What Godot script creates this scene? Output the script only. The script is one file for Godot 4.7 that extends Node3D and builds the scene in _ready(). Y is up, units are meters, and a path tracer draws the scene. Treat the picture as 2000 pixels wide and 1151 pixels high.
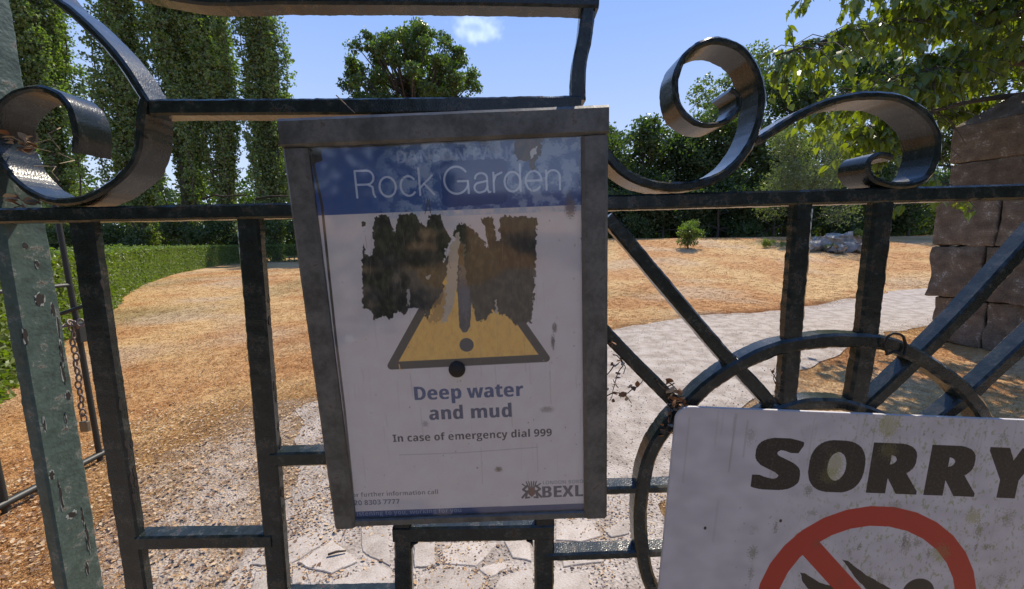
extends Node3D
# A locked iron park gate with a notice case and a warning board on it, seen from close by on a dry summer day.
# Lengths in metres, y up. The gate's front face stands in the plane z = GATE_Z; the park lies beyond it (negative z).

const GATE_Z := -0.62
var rng := RandomNumberGenerator.new()
var bumps := FastNoiseLite.new()
var used := {}
var M := {}

# ---------------------------------------------------------------- helpers
func numbered(called: String) -> String:
	var n: int = used.get(called, 0)
	used[called] = n + 1
	return called if n == 0 else "%s_%03d" % [called, n]

func tag(o: Node, label := "", category := "", group := "", kind := "") -> void:
	if label != "": o.set_meta("label", label)
	if category != "": o.set_meta("category", category)
	if group != "": o.set_meta("group", group)
	if kind != "": o.set_meta("kind", kind)

func thing(called: String, at: Vector3, label: String, category: String, group := "") -> Node3D:
	var o := Node3D.new()
	o.name = numbered(called)
	add_child(o)
	o.position = at
	tag(o, label, category, group)
	return o

func part(called: String, mesh: Mesh, mat: Material, parent: Node, at := Vector3.ZERO) -> MeshInstance3D:
	var o := MeshInstance3D.new()
	o.name = numbered(called) if parent == self else called
	o.mesh = mesh
	o.material_override = mat
	parent.add_child(o, true)
	o.position = at
	return o

func copy(o: Node3D, at: Vector3, turn: float, size: float, label: String) -> Node3D:
	var c: Node3D = o.duplicate()
	c.name = numbered(String(o.name).rstrip("_0123456789"))
	add_child(c)
	c.position = at
	c.rotation.y = turn
	c.scale = Vector3.ONE * size
	c.set_meta("label", label)
	return c

func rf(a: float, b: float) -> float: return rng.randf_range(a, b)
func rv() -> Vector3:
	var v := Vector3(rng.randfn(), rng.randfn(), rng.randfn())
	return v.normalized() if v.length() > 0.001 else Vector3.UP
func sstep(a: float, b: float, x: float) -> float: return smoothstep(a, b, x)

# the height of the ground: level by the gate, a low bank rising on the right
func hgt(x: float, z: float) -> float:
	var d := -z
	var h := 1.5 * sstep(8.0, 25.0, d) * sstep(-2.0, 6.0, x)
	h += bumps.get_noise_2d(x * 6.0, z * 6.0) * 0.05 * sstep(2.5, 7.0, Vector2(x, z).length())
	return h

func noise_bytes(size: int, freq: float, octaves: int, sd: int, kind := FastNoiseLite.TYPE_SIMPLEX_SMOOTH) -> PackedByteArray:
	var n := FastNoiseLite.new()
	n.noise_type = kind
	n.frequency = freq
	n.fractal_octaves = octaves
	n.seed = sd
	var im := n.get_seamless_image(size, size)
	im.convert(Image.FORMAT_L8)
	return im.get_data()

func tex(im: Image) -> ImageTexture:
	im.generate_mipmaps()
	return ImageTexture.create_from_image(im)

func gray_tex(data: PackedByteArray, size: int) -> ImageTexture:
	return tex(Image.create_from_data(size, size, false, Image.FORMAT_L8, data))

func srgb(r: float, g: float, b: float) -> Color: return Color(r, g, b).linear_to_srgb()

func mat(c: Color, rough := 0.8, metal := 0.0) -> StandardMaterial3D:
	var m := StandardMaterial3D.new()
	m.albedo_color = c.linear_to_srgb()
	m.roughness = rough
	m.metallic = metal
	return m

func tri_tex(m: StandardMaterial3D, scale: float, height: Texture2D = null, relief := 0.0) -> void:
	m.uv1_triplanar = true
	m.uv1_world_triplanar = true
	m.uv1_scale = Vector3.ONE * scale
	if height:
		m.heightmap_enabled = true
		m.heightmap_texture = height
		m.heightmap_scale = relief

# a colour texture from layered noise: every entry of ramp is [value 0..1, linear colour]
func ramp_tex(size: int, layers: Array, ramp: Array) -> ImageTexture:
	var data := PackedByteArray()
	data.resize(size * size * 3)
	var lut := PackedByteArray()
	for i in 256:
		var v := i / 255.0
		var c: Color = ramp[0][1]
		for k in range(1, ramp.size()):
			if v >= ramp[k - 1][0]:
				c = (ramp[k - 1][1] as Color).lerp(ramp[k][1], clampf((v - ramp[k - 1][0]) / (ramp[k][0] - ramp[k - 1][0]), 0, 1))
		c = c.linear_to_srgb()
		lut.append_array([int(clampf(c.r, 0, 1) * 255), int(clampf(c.g, 0, 1) * 255), int(clampf(c.b, 0, 1) * 255)])
	for i in size * size:
		var v := 0.0
		for l in layers: v += l[0][i] * l[1]
		var k := clampi(int(v), 0, 255) * 3
		data[i * 3] = lut[k]
		data[i * 3 + 1] = lut[k + 1]
		data[i * 3 + 2] = lut[k + 2]
	return tex(Image.create_from_data(size, size, false, Image.FORMAT_RGB8, data))

func catmull(p: PackedVector2Array, step: float) -> PackedVector2Array:
	var out := PackedVector2Array()
	for i in p.size() - 1:
		var a := p[maxi(i - 1, 0)]
		var d := p[mini(i + 2, p.size() - 1)]
		var n := maxi(1, int(p[i].distance_to(p[i + 1]) / step))
		for k in n: out.append(p[i].cubic_interpolate(p[i + 1], a, d, float(k) / n))
	out.append(p[p.size() - 1])
	return out

func tri(st: SurfaceTool, a: Vector3, b: Vector3, c: Vector3, out: Vector3) -> void:
	if (c - a).cross(b - a).dot(out) < 0.0:
		var t := b
		b = c
		c = t
	st.add_vertex(a)
	st.add_vertex(b)
	st.add_vertex(c)

func quad(st: SurfaceTool, a: Vector3, b: Vector3, c: Vector3, d: Vector3, out: Vector3) -> void:
	tri(st, a, b, c, out)
	tri(st, a, c, d, out)

func begin() -> SurfaceTool:
	var st := SurfaceTool.new()
	st.begin(Mesh.PRIMITIVE_TRIANGLES)
	return st

func done(st: SurfaceTool) -> ArrayMesh:
	st.generate_normals()
	return st.commit()

# a forged bar: a chamfered oblong section swept along a line in the gate's plane, its faces a little uneven
func band(line: PackedVector2Array, width: float, zf: float, zb: float, chamfer := 0.003, wob := 0.0009, end_scale := 1.0, start_scale := 1.0) -> ArrayMesh:
	var p := catmull(line, 0.0045)
	var st := begin()
	var rings := []
	var cen := PackedVector3Array()
	for i in p.size():
		var t := (p[mini(i + 1, p.size() - 1)] - p[maxi(i - 1, 0)]).normalized()
		var n := Vector2(-t.y, t.x)
		var f := float(i) / (p.size() - 1)
		var hw := width * 0.5 * lerpf(start_scale, end_scale, f)
		var ch := minf(chamfer, hw * 0.8)
		var sec := [[-hw, zf - ch], [-hw + ch, zf], [hw - ch, zf], [hw, zf - ch], [hw, zb + ch], [hw - ch, zb], [-hw + ch, zb], [-hw, zb + ch]]
		var ring := PackedVector3Array()
		for s in sec:
			var q: Vector2 = p[i] + n * s[0]
			var v := Vector3(q.x, q.y, s[1])
			var j := 0.55 * bumps.get_noise_3d(v.x * 900, v.y * 900, v.z * 900) + 0.32 * bumps.get_noise_3d(v.x * 2600, v.y * 2600, v.z * 2600 + 40) + 0.5 * bumps.get_noise_3d(v.x * 6500, v.y * 6500, v.z * 6500 + 80)
			var out := Vector3(n.x * signf(s[0]), n.y * signf(s[0]), signf(s[1] - (zf + zb) * 0.5) * 0.6)
			ring.append(v + out * j * wob * 1.15)
		rings.append(ring)
		cen.append(Vector3(p[i].x, p[i].y, (zf + zb) * 0.5))
	for k in 8:
		st.set_smooth_group(k)
		for i in rings.size() - 1:
			var a: Vector3 = rings[i][k]
			var b: Vector3 = rings[i][(k + 1) % 8]
			var c: Vector3 = rings[i + 1][(k + 1) % 8]
			var d: Vector3 = rings[i + 1][k]
			quad(st, a, b, c, d, (a + b + c + d) * 0.25 - (cen[i] + cen[i + 1]) * 0.5)
	for e in [0, rings.size() - 1]:
		st.set_smooth_group(9 + e)
		var o: Vector3 = cen[e] - cen[1 if e == 0 else e - 1]
		for k in 8: tri(st, cen[e], rings[e][k], rings[e][(k + 1) % 8], o)
	return done(st)

# a round bar or twig along a line in space; radii may taper
func tube(line: PackedVector3Array, r0: float, r1: float, sides := 7, wob := 0.0) -> ArrayMesh:
	var st := begin()
	add_tube(st, line, r0, r1, sides, wob)
	return done(st)

func add_tube(st: SurfaceTool, line: PackedVector3Array, r0: float, r1: float, sides := 7, wob := 0.0) -> void:
	var rings := []
	for i in line.size():
		var t := (line[mini(i + 1, line.size() - 1)] - line[maxi(i - 1, 0)]).normalized()
		var u := t.cross(Vector3(0.31, 0.2, 0.93)).normalized()
		var w := t.cross(u)
		var r := lerpf(r0, r1, float(i) / (line.size() - 1)) * (1.0 + (rf(-wob, wob) if wob > 0.0 else 0.0))
		var ring := PackedVector3Array()
		for k in sides:
			var a := TAU * k / sides
			ring.append(line[i] + (u * cos(a) + w * sin(a)) * r)
		rings.append(ring)
	st.set_smooth_group(1)
	for i in rings.size() - 1:
		for k in sides:
			var a: Vector3 = rings[i][k]
			var b: Vector3 = rings[i][(k + 1) % sides]
			var c: Vector3 = rings[i + 1][(k + 1) % sides]
			var d: Vector3 = rings[i + 1][k]
			quad(st, a, b, c, d, (a + b + c + d) * 0.25 - (line[i] + line[i + 1]) * 0.5)
	for e in [0, rings.size() - 1]:
		st.set_smooth_group(2 + e)
		for k in range(1, sides - 1): tri(st, rings[e][0], rings[e][k], rings[e][k + 1], line[e] - line[1 if e == 0 else e - 1])

# a slab with a polygon outline in x/y, from z0 up to z1, its front edge chamfered
func slab(poly: PackedVector2Array, z0: float, z1: float, ch: float) -> ArrayMesh:
	var p := poly
	if Geometry2D.is_polygon_clockwise(p): p.reverse()
	var inner := PackedVector2Array()
	var n := p.size()
	for i in n:
		var a := (p[i] - p[(i + n - 1) % n]).normalized()
		var b := (p[(i + 1) % n] - p[i]).normalized()
		var na := Vector2(-a.y, a.x)
		var nb := Vector2(-b.y, b.x)
		inner.append(p[i] + (na + nb) / maxf(0.5, 1.0 + na.dot(nb)) * ch)
	var st := begin()
	st.set_smooth_group(-1)
	for i in n:
		var j := (i + 1) % n
		var e := p[j] - p[i]
		var o := Vector3(e.y, -e.x, 0)
		quad(st, Vector3(p[i].x, p[i].y, z0), Vector3(p[j].x, p[j].y, z0), Vector3(p[j].x, p[j].y, z1 - ch), Vector3(p[i].x, p[i].y, z1 - ch), o)
		quad(st, Vector3(p[i].x, p[i].y, z1 - ch), Vector3(p[j].x, p[j].y, z1 - ch), Vector3(inner[j].x, inner[j].y, z1), Vector3(inner[i].x, inner[i].y, z1), o + Vector3(0, 0, o.length()))
	var idx := Geometry2D.triangulate_polygon(inner)
	for k in range(0, idx.size(), 3):
		tri(st, Vector3(inner[idx[k]].x, inner[idx[k]].y, z1), Vector3(inner[idx[k + 1]].x, inner[idx[k + 1]].y, z1), Vector3(inner[idx[k + 2]].x, inner[idx[k + 2]].y, z1), Vector3(0, 0, 1))
	idx = Geometry2D.triangulate_polygon(p)
	for k in range(0, idx.size(), 3):
		tri(st, Vector3(p[idx[k]].x, p[idx[k]].y, z0), Vector3(p[idx[k + 1]].x, p[idx[k + 1]].y, z0), Vector3(p[idx[k + 2]].x, p[idx[k + 2]].y, z0), Vector3(0, 0, -1))
	return done(st)

# a box with chamfered edges and slightly uneven faces (stone blocks, rocks when rough)
func block(size: Vector3, ch: float, rough := 0.0, cuts := 3) -> ArrayMesh:
	var st := begin()
	var h := size * 0.5
	var off := Vector3(rf(-50, 50), rf(-50, 50), rf(-50, 50))
	var f := func(v: Vector3) -> Vector3:
		var c := v.clamp(-h + Vector3.ONE * ch, h - Vector3.ONE * ch)
		var d := v - c
		var q := c + (d.normalized() * minf(ch, d.length()) if d.length() > 1e-6 else Vector3.ZERO)
		if rough > 0.0:
			var w := q / size.length() * 160.0 + off
			q += Vector3(bumps.get_noise_3d(w.x, w.y, w.z), bumps.get_noise_3d(w.y, w.z, w.x + 90), bumps.get_noise_3d(w.z + 70, w.x, w.y)) * rough
		return q
	st.set_smooth_group(1 if rough > 0.0 else -1)
	for ax in 3:
		for sg in [-1.0, 1.0]:
			var nrm := Vector3.ZERO
			nrm[ax] = sg
			var us := []
			for e in 2:
				var l: float = h[(ax + 1 + e) % 3]
				var row := [-l, -l + ch]
				for k in range(1, cuts): row.append(lerpf(-l + ch, l - ch, float(k) / cuts))
				row.append_array([l - ch, l])
				us.append(row)
			for i in us[0].size() - 1:
				for j in us[1].size() - 1:
					var c := []
					for q in [[i, j], [i + 1, j], [i + 1, j + 1], [i, j + 1]]:
						var v := Vector3.ZERO
						v[ax] = h[ax] * sg
						v[(ax + 1) % 3] = us[0][q[0]]
						v[(ax + 2) % 3] = us[1][q[1]]
						c.append(f.call(v))
					quad(st, c[0], c[1], c[2], c[3], nrm)
	return done(st)

# many small bent leaves around the given points, as one mesh with a colour of its own for every leaf
func foliage(pts: PackedVector3Array, each: int, spread: float, size: float, aspect: float, ca: Color, cb: Color, droop := 0.0) -> ArrayMesh:
	var v := PackedVector3Array()
	var col := PackedColorArray()
	var idx := PackedInt32Array()
	for p in pts:
		var tone := rng.randf()
		for k in each:
			var c := p + rv() * spread * sqrt(rng.randf())
			var l := rv()
			l.y -= droop
			l = l.normalized()
			var s := l.cross(rv()).normalized()
			var n := s.cross(l)
			var len := size * rf(0.7, 1.3)
			var w := len * aspect * 0.5
			var b := v.size()
			v.append(c - l * len * 0.5)
			v.append(c + s * w + n * w * 0.35)
			v.append(c + l * len * 0.5 - n * len * 0.1)
			v.append(c - s * w + n * w * 0.35)
			var cc := ca.lerp(cb, clampf(tone * 0.6 + rng.randf() * 0.4, 0, 1))
			for q in 4: col.append(cc)
			idx.append_array([b, b + 1, b + 2, b, b + 2, b + 3])
	var a := []
	a.resize(Mesh.ARRAY_MAX)
	a[Mesh.ARRAY_VERTEX] = v
	a[Mesh.ARRAY_COLOR] = col
	a[Mesh.ARRAY_INDEX] = idx
	var m := ArrayMesh.new()
	m.add_surface_from_arrays(Mesh.PRIMITIVE_TRIANGLES, a)
	return m

func leaf_mat(rough: float, back: Color) -> StandardMaterial3D:
	var m := StandardMaterial3D.new()
	m.vertex_color_use_as_albedo = true
	m.roughness = rough
	m.cull_mode = BaseMaterial3D.CULL_DISABLED
	m.backlight_enabled = true
	m.backlight = back
	return m

# a tree of limbs that each carry tufts of leaves: blobs are [centre, radii, number of tufts]
func tree(called: String, at: Vector3, trunk_h: float, trunk_r: float, blobs: Array, each: int, spread: float, leaf: float, aspect: float, ca: Color, cb: Color, label: String, group: String, cat := "tree", lm: Material = null) -> Node3D:
	var t := thing(called, at, label, cat, group)
	var st := begin()
	var top := Vector3(rf(-0.2, 0.2), trunk_h, rf(-0.2, 0.2))
	add_tube(st, PackedVector3Array([Vector3(0, -0.15, 0), Vector3(rf(-0.1, 0.1), trunk_h * 0.3, 0), Vector3(top.x * 0.6, trunk_h * 0.7, top.z), top]), trunk_r, trunk_r * 0.4, 9, 0.06)
	var pts := PackedVector3Array()
	for b in blobs:
		var c: Vector3 = b[0]
		var r: Vector3 = b[1]
		var a := Vector3(0, clampf(c.y - Vector2(c.x, c.z).length() * 0.7, trunk_h * 0.25, trunk_h), 0)
		var mid := a.lerp(c, 0.5) + Vector3(0, -0.06 * c.length(), 0) + rv() * 0.2
		add_tube(st, PackedVector3Array([a, mid, c]), trunk_r * 0.35, trunk_r * 0.06, 6, 0.05)
		for k in b[2]:
			var d := rv()
			pts.append(c + d * r * pow(rng.randf(), 0.4))
	part("trunk", done(st), M.bark, t)
	part("crown", foliage(pts, each, spread, leaf, aspect, ca, cb, 0.25), lm if lm else M.leaf, t)
	return t

# ---------------------------------------------------------------- printing on paper and board
func blend(im: Image, x: int, y: int, c: Color, a: float) -> void:
	if x >= 0 and y >= 0 and x < im.get_width() and y < im.get_height() and a > 0.0:
		im.set_pixel(x, y, im.get_pixel(x, y).lerp(c, minf(a, 1.0)))

func fill_poly(im: Image, poly: PackedVector2Array, c: Color, alpha := 1.0, ragged := 0.0, mottle := 0.0) -> void:
	var lo := poly[0]
	var hi := poly[0]
	for p in poly:
		lo = lo.min(p)
		hi = hi.max(p)
	for y in range(int(lo.y - ragged) - 1, int(hi.y + ragged) + 2):
		for x in range(int(lo.x - ragged) - 1, int(hi.x + ragged) + 2):
			var q := Vector2(x, y)
			if ragged > 0.0:
				q += Vector2(bumps.get_noise_2d(x * 3.0, y * 2.2) + 0.22 * bumps.get_noise_2d(x * 14.0, y * 9.0), bumps.get_noise_2d(x * 3.0 + 500, y * 2.2) + 0.22 * bumps.get_noise_2d(x * 14.0 + 300, y * 9.0)) * ragged * 1.6
			if Geometry2D.is_point_in_polygon(q, poly):
				var a := alpha
				var cc := c
				if mottle > 0.0:
					var n := bumps.get_noise_2d(x * 1.7 + 80, y * 1.0) + 0.5 * bumps.get_noise_2d(x * 9.0, y * 2.0 + 200) + 0.4 * bumps.get_noise_2d(x * 18.0, y * 16.0 + 50)
					cc = c.lerp(Color(c.r * 1.6 + 0.06, c.g * 1.6 + 0.06, c.b * 1.5 + 0.05), clampf(n * mottle * 1.6, -0.5, 1.0))
				blend(im, x, y, cc, a)

func stroke(im: Image, pts: PackedVector2Array, r: float, c: Color, alpha := 1.0) -> void:
	var lo := pts[0]
	var hi := pts[0]
	for p in pts:
		lo = lo.min(p)
		hi = hi.max(p)
	for y in range(int(lo.y - r) - 1, int(hi.y + r) + 2):
		for x in range(int(lo.x - r) - 1, int(hi.x + r) + 2):
			var d := 1e9
			for i in pts.size() - 1:
				d = minf(d, Vector2(x, y).distance_to(Geometry2D.get_closest_point_to_segment(Vector2(x, y), pts[i], pts[i + 1])))
			blend(im, x, y, c, clampf(r + 0.5 - d, 0, 1) * alpha)

func disc(im: Image, c: Vector2, rx: float, ry: float, col: Color, alpha := 1.0, ragged := 0.0) -> void:
	for y in range(int(c.y - ry * 1.5) - 1, int(c.y + ry * 1.5) + 2):
		for x in range(int(c.x - rx * 1.5) - 1, int(c.x + rx * 1.5) + 2):
			var d := Vector2((x - c.x) / rx, (y - c.y) / ry).length() + bumps.get_noise_2d(x * 9.0 + c.x * 31, y * 9.0) * ragged
			blend(im, x, y, col, clampf((1.0 - d) * minf(rx, ry), 0, 1) * alpha)

# words set between two points of a line, drawn from the font's own outlines
func words(im: Image, text: String, from: Vector2, to_x: float, c: Color, bold: bool, alpha := 1.0, fat := 0.0, tall := 1.0, height := 0.0) -> void:
	var f := SystemFont.new()
	f.font_names = PackedStringArray(["Droid Sans"])
	f.font_weight = 700 if bold else 400
	var tm := TextMesh.new()
	tm.font = f
	tm.text = text
	tm.font_size = 96
	tm.pixel_size = 1.0
	tm.depth = 0.0
	tm.curve_step = 2.0
	var arr := tm.get_mesh_arrays()
	var v: PackedVector3Array = arr[Mesh.ARRAY_VERTEX]
	var ix: PackedInt32Array = arr[Mesh.ARRAY_INDEX] if arr[Mesh.ARRAY_INDEX] != null else PackedInt32Array(range(v.size()))
	var lo := Vector3(1e9, 1e9, 0)
	var hi := Vector3(-1e9, -1e9, 0)
	for p in v:
		lo = lo.min(p)
		hi = hi.max(p)
	# the font's ascent tells where the baseline lies in the centred text
	var cap := TextMesh.new()
	cap.font = f
	cap.font_size = 96
	cap.pixel_size = 1.0
	cap.depth = 0.0
	cap.text = "H"
	var clo := 1e9
	for p in cap.get_mesh_arrays()[Mesh.ARRAY_VERTEX]: clo = minf(clo, p.y)
	var s := (to_x - from.x - 2 * fat) / (hi.x - lo.x)
	var sy := s * tall if height <= 0.0 else height
	var mask := {}
	for k in range(0, ix.size(), 3):
		var q := []
		for e in 3:
			var p := v[ix[k + e]]
			q.append(Vector2(from.x + fat + (p.x - lo.x) * s, from.y - (p.y - clo) * sy))
		var a: Vector2 = q[0].min(q[1]).min(q[2])
		var b: Vector2 = q[0].max(q[1]).max(q[2])
		for y in range(int(a.y), int(b.y) + 2):
			for x in range(int(a.x), int(b.x) + 2):
				if Geometry2D.point_is_inside_triangle(Vector2(x, y), q[0], q[1], q[2]): mask[Vector2i(x, y)] = true
	if fat > 0.0:
		var more := {}
		var r := int(ceil(fat))
		for p in mask:
			for dy in range(-r, r + 1):
				for dx in range(-r, r + 1):
					if absi(dx) <= fat and absi(dy) <= fat * 0.5: more[p + Vector2i(dx, dy)] = true
		mask = more
	for p in mask:
		blend(im, p.x, p.y, c, alpha * clampf(0.96 + 0.22 * bumps.get_noise_2d(p.x * 6.0, p.y * 6.0), 0.0, 1.0))

func arc_pts(c: Vector2, rx: float, ry: float, a0: float, a1: float) -> PackedVector2Array:
	var o := PackedVector2Array()
	var n := maxi(4, int(absf(a1 - a0) / 12.0))
	for i in n + 1:
		var a := deg_to_rad(lerpf(a0, a1, float(i) / n))
		o.append(c + Vector2(cos(a) * rx, sin(a) * ry))
	return o

# thin round-hand strokes of the light headline face; 1 unit = the height of a capital, y up
func headline(im: Image, text: String, at: Vector2, size: float, width: float, c: Color) -> void:
	var L := {
		"R": [[[Vector2(0, 0), Vector2(0, 1), Vector2(0.42, 1)] , arc_pts(Vector2(0.42, 0.74), 0.25, 0.26, 90, -90), [Vector2(0.42, 0.48), Vector2(0, 0.48)]], [[Vector2(0.45, 0.47), Vector2(0.6, 0.38), Vector2(0.62, 0.1), Vector2(0.67, 0)]], 0.86],
		"o": [[arc_pts(Vector2(0.3, 0.36), 0.3, 0.37, 0, 360)], 0.78],
		"c": [[arc_pts(Vector2(0.29, 0.36), 0.29, 0.37, 42, 318)], 0.7],
		"k": [[[Vector2(0, 0), Vector2(0, 1)]], [[Vector2(0.48, 0.72), Vector2(0.0, 0.26)]], [[Vector2(0.17, 0.43), Vector2(0.52, 0)]], 0.62],
		" ": [0.3],
		"G": [[arc_pts(Vector2(0.45, 0.5), 0.45, 0.51, 38, 340), [Vector2(0.87, 0.38), Vector2(0.87, 0.46), Vector2(0.5, 0.46)]], [[Vector2(0.87, 0.46), Vector2(0.88, 0.0)]], 1.1],
		"a": [[[Vector2(0.04, 0.54)], arc_pts(Vector2(0.26, 0.54), 0.22, 0.19, 170, 0), [Vector2(0.48, 0.12), Vector2(0.53, 0.0), Vector2(0.58, 0.01)]], [[Vector2(0.48, 0.43), Vector2(0.2, 0.38)], arc_pts(Vector2(0.2, 0.19), 0.2, 0.19, 90, 270), [Vector2(0.38, 0.05), Vector2(0.48, 0.2)]], 0.72],
		"r": [[[Vector2(0, 0), Vector2(0, 0.73)]], [[Vector2(0, 0.4), Vector2(0.08, 0.62), Vector2(0.3, 0.72)]], 0.4],
		"d": [[arc_pts(Vector2(0.29, 0.36), 0.29, 0.37, 0, 360)], [[Vector2(0.58, 0), Vector2(0.58, 1)]], 0.78],
		"e": [[[Vector2(0, 0.37), Vector2(0.58, 0.37)], arc_pts(Vector2(0.29, 0.36), 0.29, 0.37, 0, 320)], 0.76],
		"n": [[[Vector2(0, 0), Vector2(0, 0.73)]], [[Vector2(0, 0.45)], arc_pts(Vector2(0.25, 0.47), 0.25, 0.26, 160, 0), [Vector2(0.5, 0)]], 0.6]}
	var total := 0.0
	for ch in text: total += L[ch][L[ch].size() - 1]
	var sx := width / total
	var x := at.x
	for ch in text:
		var g: Array = L[ch]
		for k in g.size() - 1:
			var line := PackedVector2Array()
			for seg in g[k]:
				for p in seg: line.append(Vector2(x + p.x * sx, at.y - p.y * size))
			stroke(im, line, 3.6, c, 0.85)
		x += g[g.size() - 1] * sx

func poster_image() -> Image:
	var w := 975
	var h := 1485
	var im := Image.create(w, h, false, Image.FORMAT_RGB8)
	for y in h:
		for x in w:
			var n := bumps.get_noise_2d(x * 0.55, y * 0.55) * 0.09 + bumps.get_noise_2d(x * 3.0 + 700, y * 3.0) * 0.045
			var c := Color(0.92, 0.895, 0.90)
			c = c.lerp(Color(0.86, 0.80, 0.80), clampf(n * 2.2 + 0.3, 0, 1))
			im.set_pixel(x, y, c)
	var blue := Color(0.25, 0.37, 0.62)
	fill_poly(im, PackedVector2Array([Vector2(0, 0), Vector2(w, 0), Vector2(954, 243), Vector2(w, 243.0), Vector2(0, 242.0)]), blue)
	# hazy sky reflection of the glazing, painted into the blue as a pale cloud
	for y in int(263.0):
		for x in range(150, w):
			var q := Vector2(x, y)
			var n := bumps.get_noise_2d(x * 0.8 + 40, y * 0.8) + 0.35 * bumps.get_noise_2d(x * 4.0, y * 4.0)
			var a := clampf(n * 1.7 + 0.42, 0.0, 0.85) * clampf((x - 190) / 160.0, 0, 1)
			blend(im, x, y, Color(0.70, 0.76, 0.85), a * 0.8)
	# dark reflection of a phone, painted as a rounded square in the headline
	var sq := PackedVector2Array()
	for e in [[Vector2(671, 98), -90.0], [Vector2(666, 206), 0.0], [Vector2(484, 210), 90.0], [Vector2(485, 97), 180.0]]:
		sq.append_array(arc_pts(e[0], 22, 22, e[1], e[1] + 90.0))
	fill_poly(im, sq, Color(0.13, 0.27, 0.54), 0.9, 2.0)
	words(im, "DANSON PARK", Vector2(316, 79), 720.0, Color(0.72, 0.77, 0.86), true, 0.5)
	headline(im, "Rock Garden", Vector2(167, 187), 187.0 - 98.0, 870.0 - 167.0 + 12.0, Color(0.86, 0.89, 0.95))
	# warning triangle, the part of it that is left
	var yellow := Color(1.0, 0.79, 0.40)
	var dark := Color(0.24, 0.23, 0.24)
	fill_poly(im, PackedVector2Array([Vector2(238, 809), Vector2(519, 365), Vector2(793, 804)]), yellow, 1.0, 0.0, 0.07)
	stroke(im, PackedVector2Array([Vector2(227, 806), Vector2(522, 343), Vector2(808, 800), Vector2(227, 806)]), 15.0, dark)
	stroke(im, PackedVector2Array([Vector2(256, 802), Vector2(258, 822)]), 1.8, yellow)
	fill_poly(im, PackedVector2Array([Vector2(494, 404), Vector2(562, 403), Vector2(532, 662), Vector2(521, 685), Vector2(504, 688), Vector2(492, 668)]), Color(0.27, 0.28, 0.33), 1.0, 1.0, 0.2)
	disc(im, Vector2(514, 736), 27, 27, Color(0.25, 0.26, 0.31))
	# the picture above has been scraped: a dark ground with torn edges and a pale streak
	var black := Color(0.19, 0.18, 0.155)
	fill_poly(im, PackedVector2Array([Vector2(167, 343), Vector2(180, 393), Vector2(199, 390), Vector2(207, 352), Vector2(208, 305), Vector2(223, 258), Vector2(244, 248), Vector2(271, 253), Vector2(280, 287), Vector2(283, 314), Vector2(298, 266), Vector2(309, 249), Vector2(368, 251), Vector2(378, 276), Vector2(398, 299), Vector2(412, 258), Vector2(450, 255), Vector2(460, 294), Vector2(484, 343), Vector2(461, 377), Vector2(450, 431), Vector2(431, 488), Vector2(449, 505), Vector2(433, 569), Vector2(390, 594), Vector2(375, 640), Vector2(363, 597), Vector2(321, 584), Vector2(295, 610), Vector2(268, 593), Vector2(240, 627), Vector2(219, 610), Vector2(184, 628), Vector2(173, 589), Vector2(142, 578)]), black, 1.0, 5.0, 0.55)
	fill_poly(im, PackedVector2Array([Vector2(491, 317), Vector2(516, 289), Vector2(543, 294), Vector2(570, 320), Vector2(598, 353), Vector2(614, 383), Vector2(605, 314), Vector2(593, 273), Vector2(634, 271), Vector2(639, 315), Vector2(645, 357), Vector2(656, 356), Vector2(655, 302), Vector2(669, 269), Vector2(789, 281), Vector2(780, 459), Vector2(759, 664), Vector2(717, 654), Vector2(698, 665), Vector2(669, 629), Vector2(640, 620), Vector2(618, 604), Vector2(594, 641), Vector2(555, 647), Vector2(547, 593), Vector2(522, 516), Vector2(512, 441), Vector2(502, 367)]), black, 1.0, 5.0, 0.55)
	fill_poly(im, PackedVector2Array([Vector2(170, 272), Vector2(185, 269), Vector2(187, 283), Vector2(172, 288)]), black, 1.0, 2.0)
	fill_poly(im, PackedVector2Array([Vector2(509, 317), Vector2(516, 350), Vector2(501, 441), Vector2(491, 515), Vector2(473, 590), Vector2(446, 643), Vector2(423, 650), Vector2(439, 581), Vector2(458, 476), Vector2(472, 384)]), Color(0.80, 0.74, 0.66), 1.0, 4.0)
	fill_poly(im, PackedVector2Array([Vector2(518, 350), Vector2(531, 369), Vector2(523, 441), Vector2(533, 516), Vector2(532, 592), Vector2(512, 615), Vector2(505, 515), Vector2(505, 441)]), Color(0.55, 0.50, 0.46), 0.8, 6.0)
	fill_poly(im, PackedVector2Array([Vector2(503, 386), Vector2(523, 357), Vector2(523, 441), Vector2(509, 426)]), Color(0.52, 0.36, 0.20), 0.8, 5.0)
	fill_poly(im, PackedVector2Array([Vector2(410, 568), Vector2(455, 513), Vector2(437, 619), Vector2(409, 641), Vector2(374, 648)]), Color(0.72, 0.56, 0.32), 0.75, 8.0)
	fill_poly(im, PackedVector2Array([Vector2(492, 515), Vector2(513, 478), Vector2(537, 517), Vector2(540, 593), Vector2(518, 650), Vector2(499, 591)]), Color(0.34, 0.36, 0.44), 0.8, 8.0)
	fill_poly(im, PackedVector2Array([Vector2(627, 570), Vector2(635, 566), Vector2(636, 620), Vector2(627, 619)]), Color(0.78, 0.74, 0.70), 0.9, 3.0)
	fill_poly(im, PackedVector2Array([Vector2(310, 519), Vector2(320, 512), Vector2(319, 565), Vector2(308, 583)]), Color(0.78, 0.75, 0.72), 0.9, 4.0)
	fill_poly(im, PackedVector2Array([Vector2(381, 473), Vector2(403, 470), Vector2(395, 485), Vector2(383, 484)]), Color(0.76, 0.74, 0.72), 0.9, 4.0)
	var rs := RandomNumberGenerator.new()
	rs.seed = 31
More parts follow.
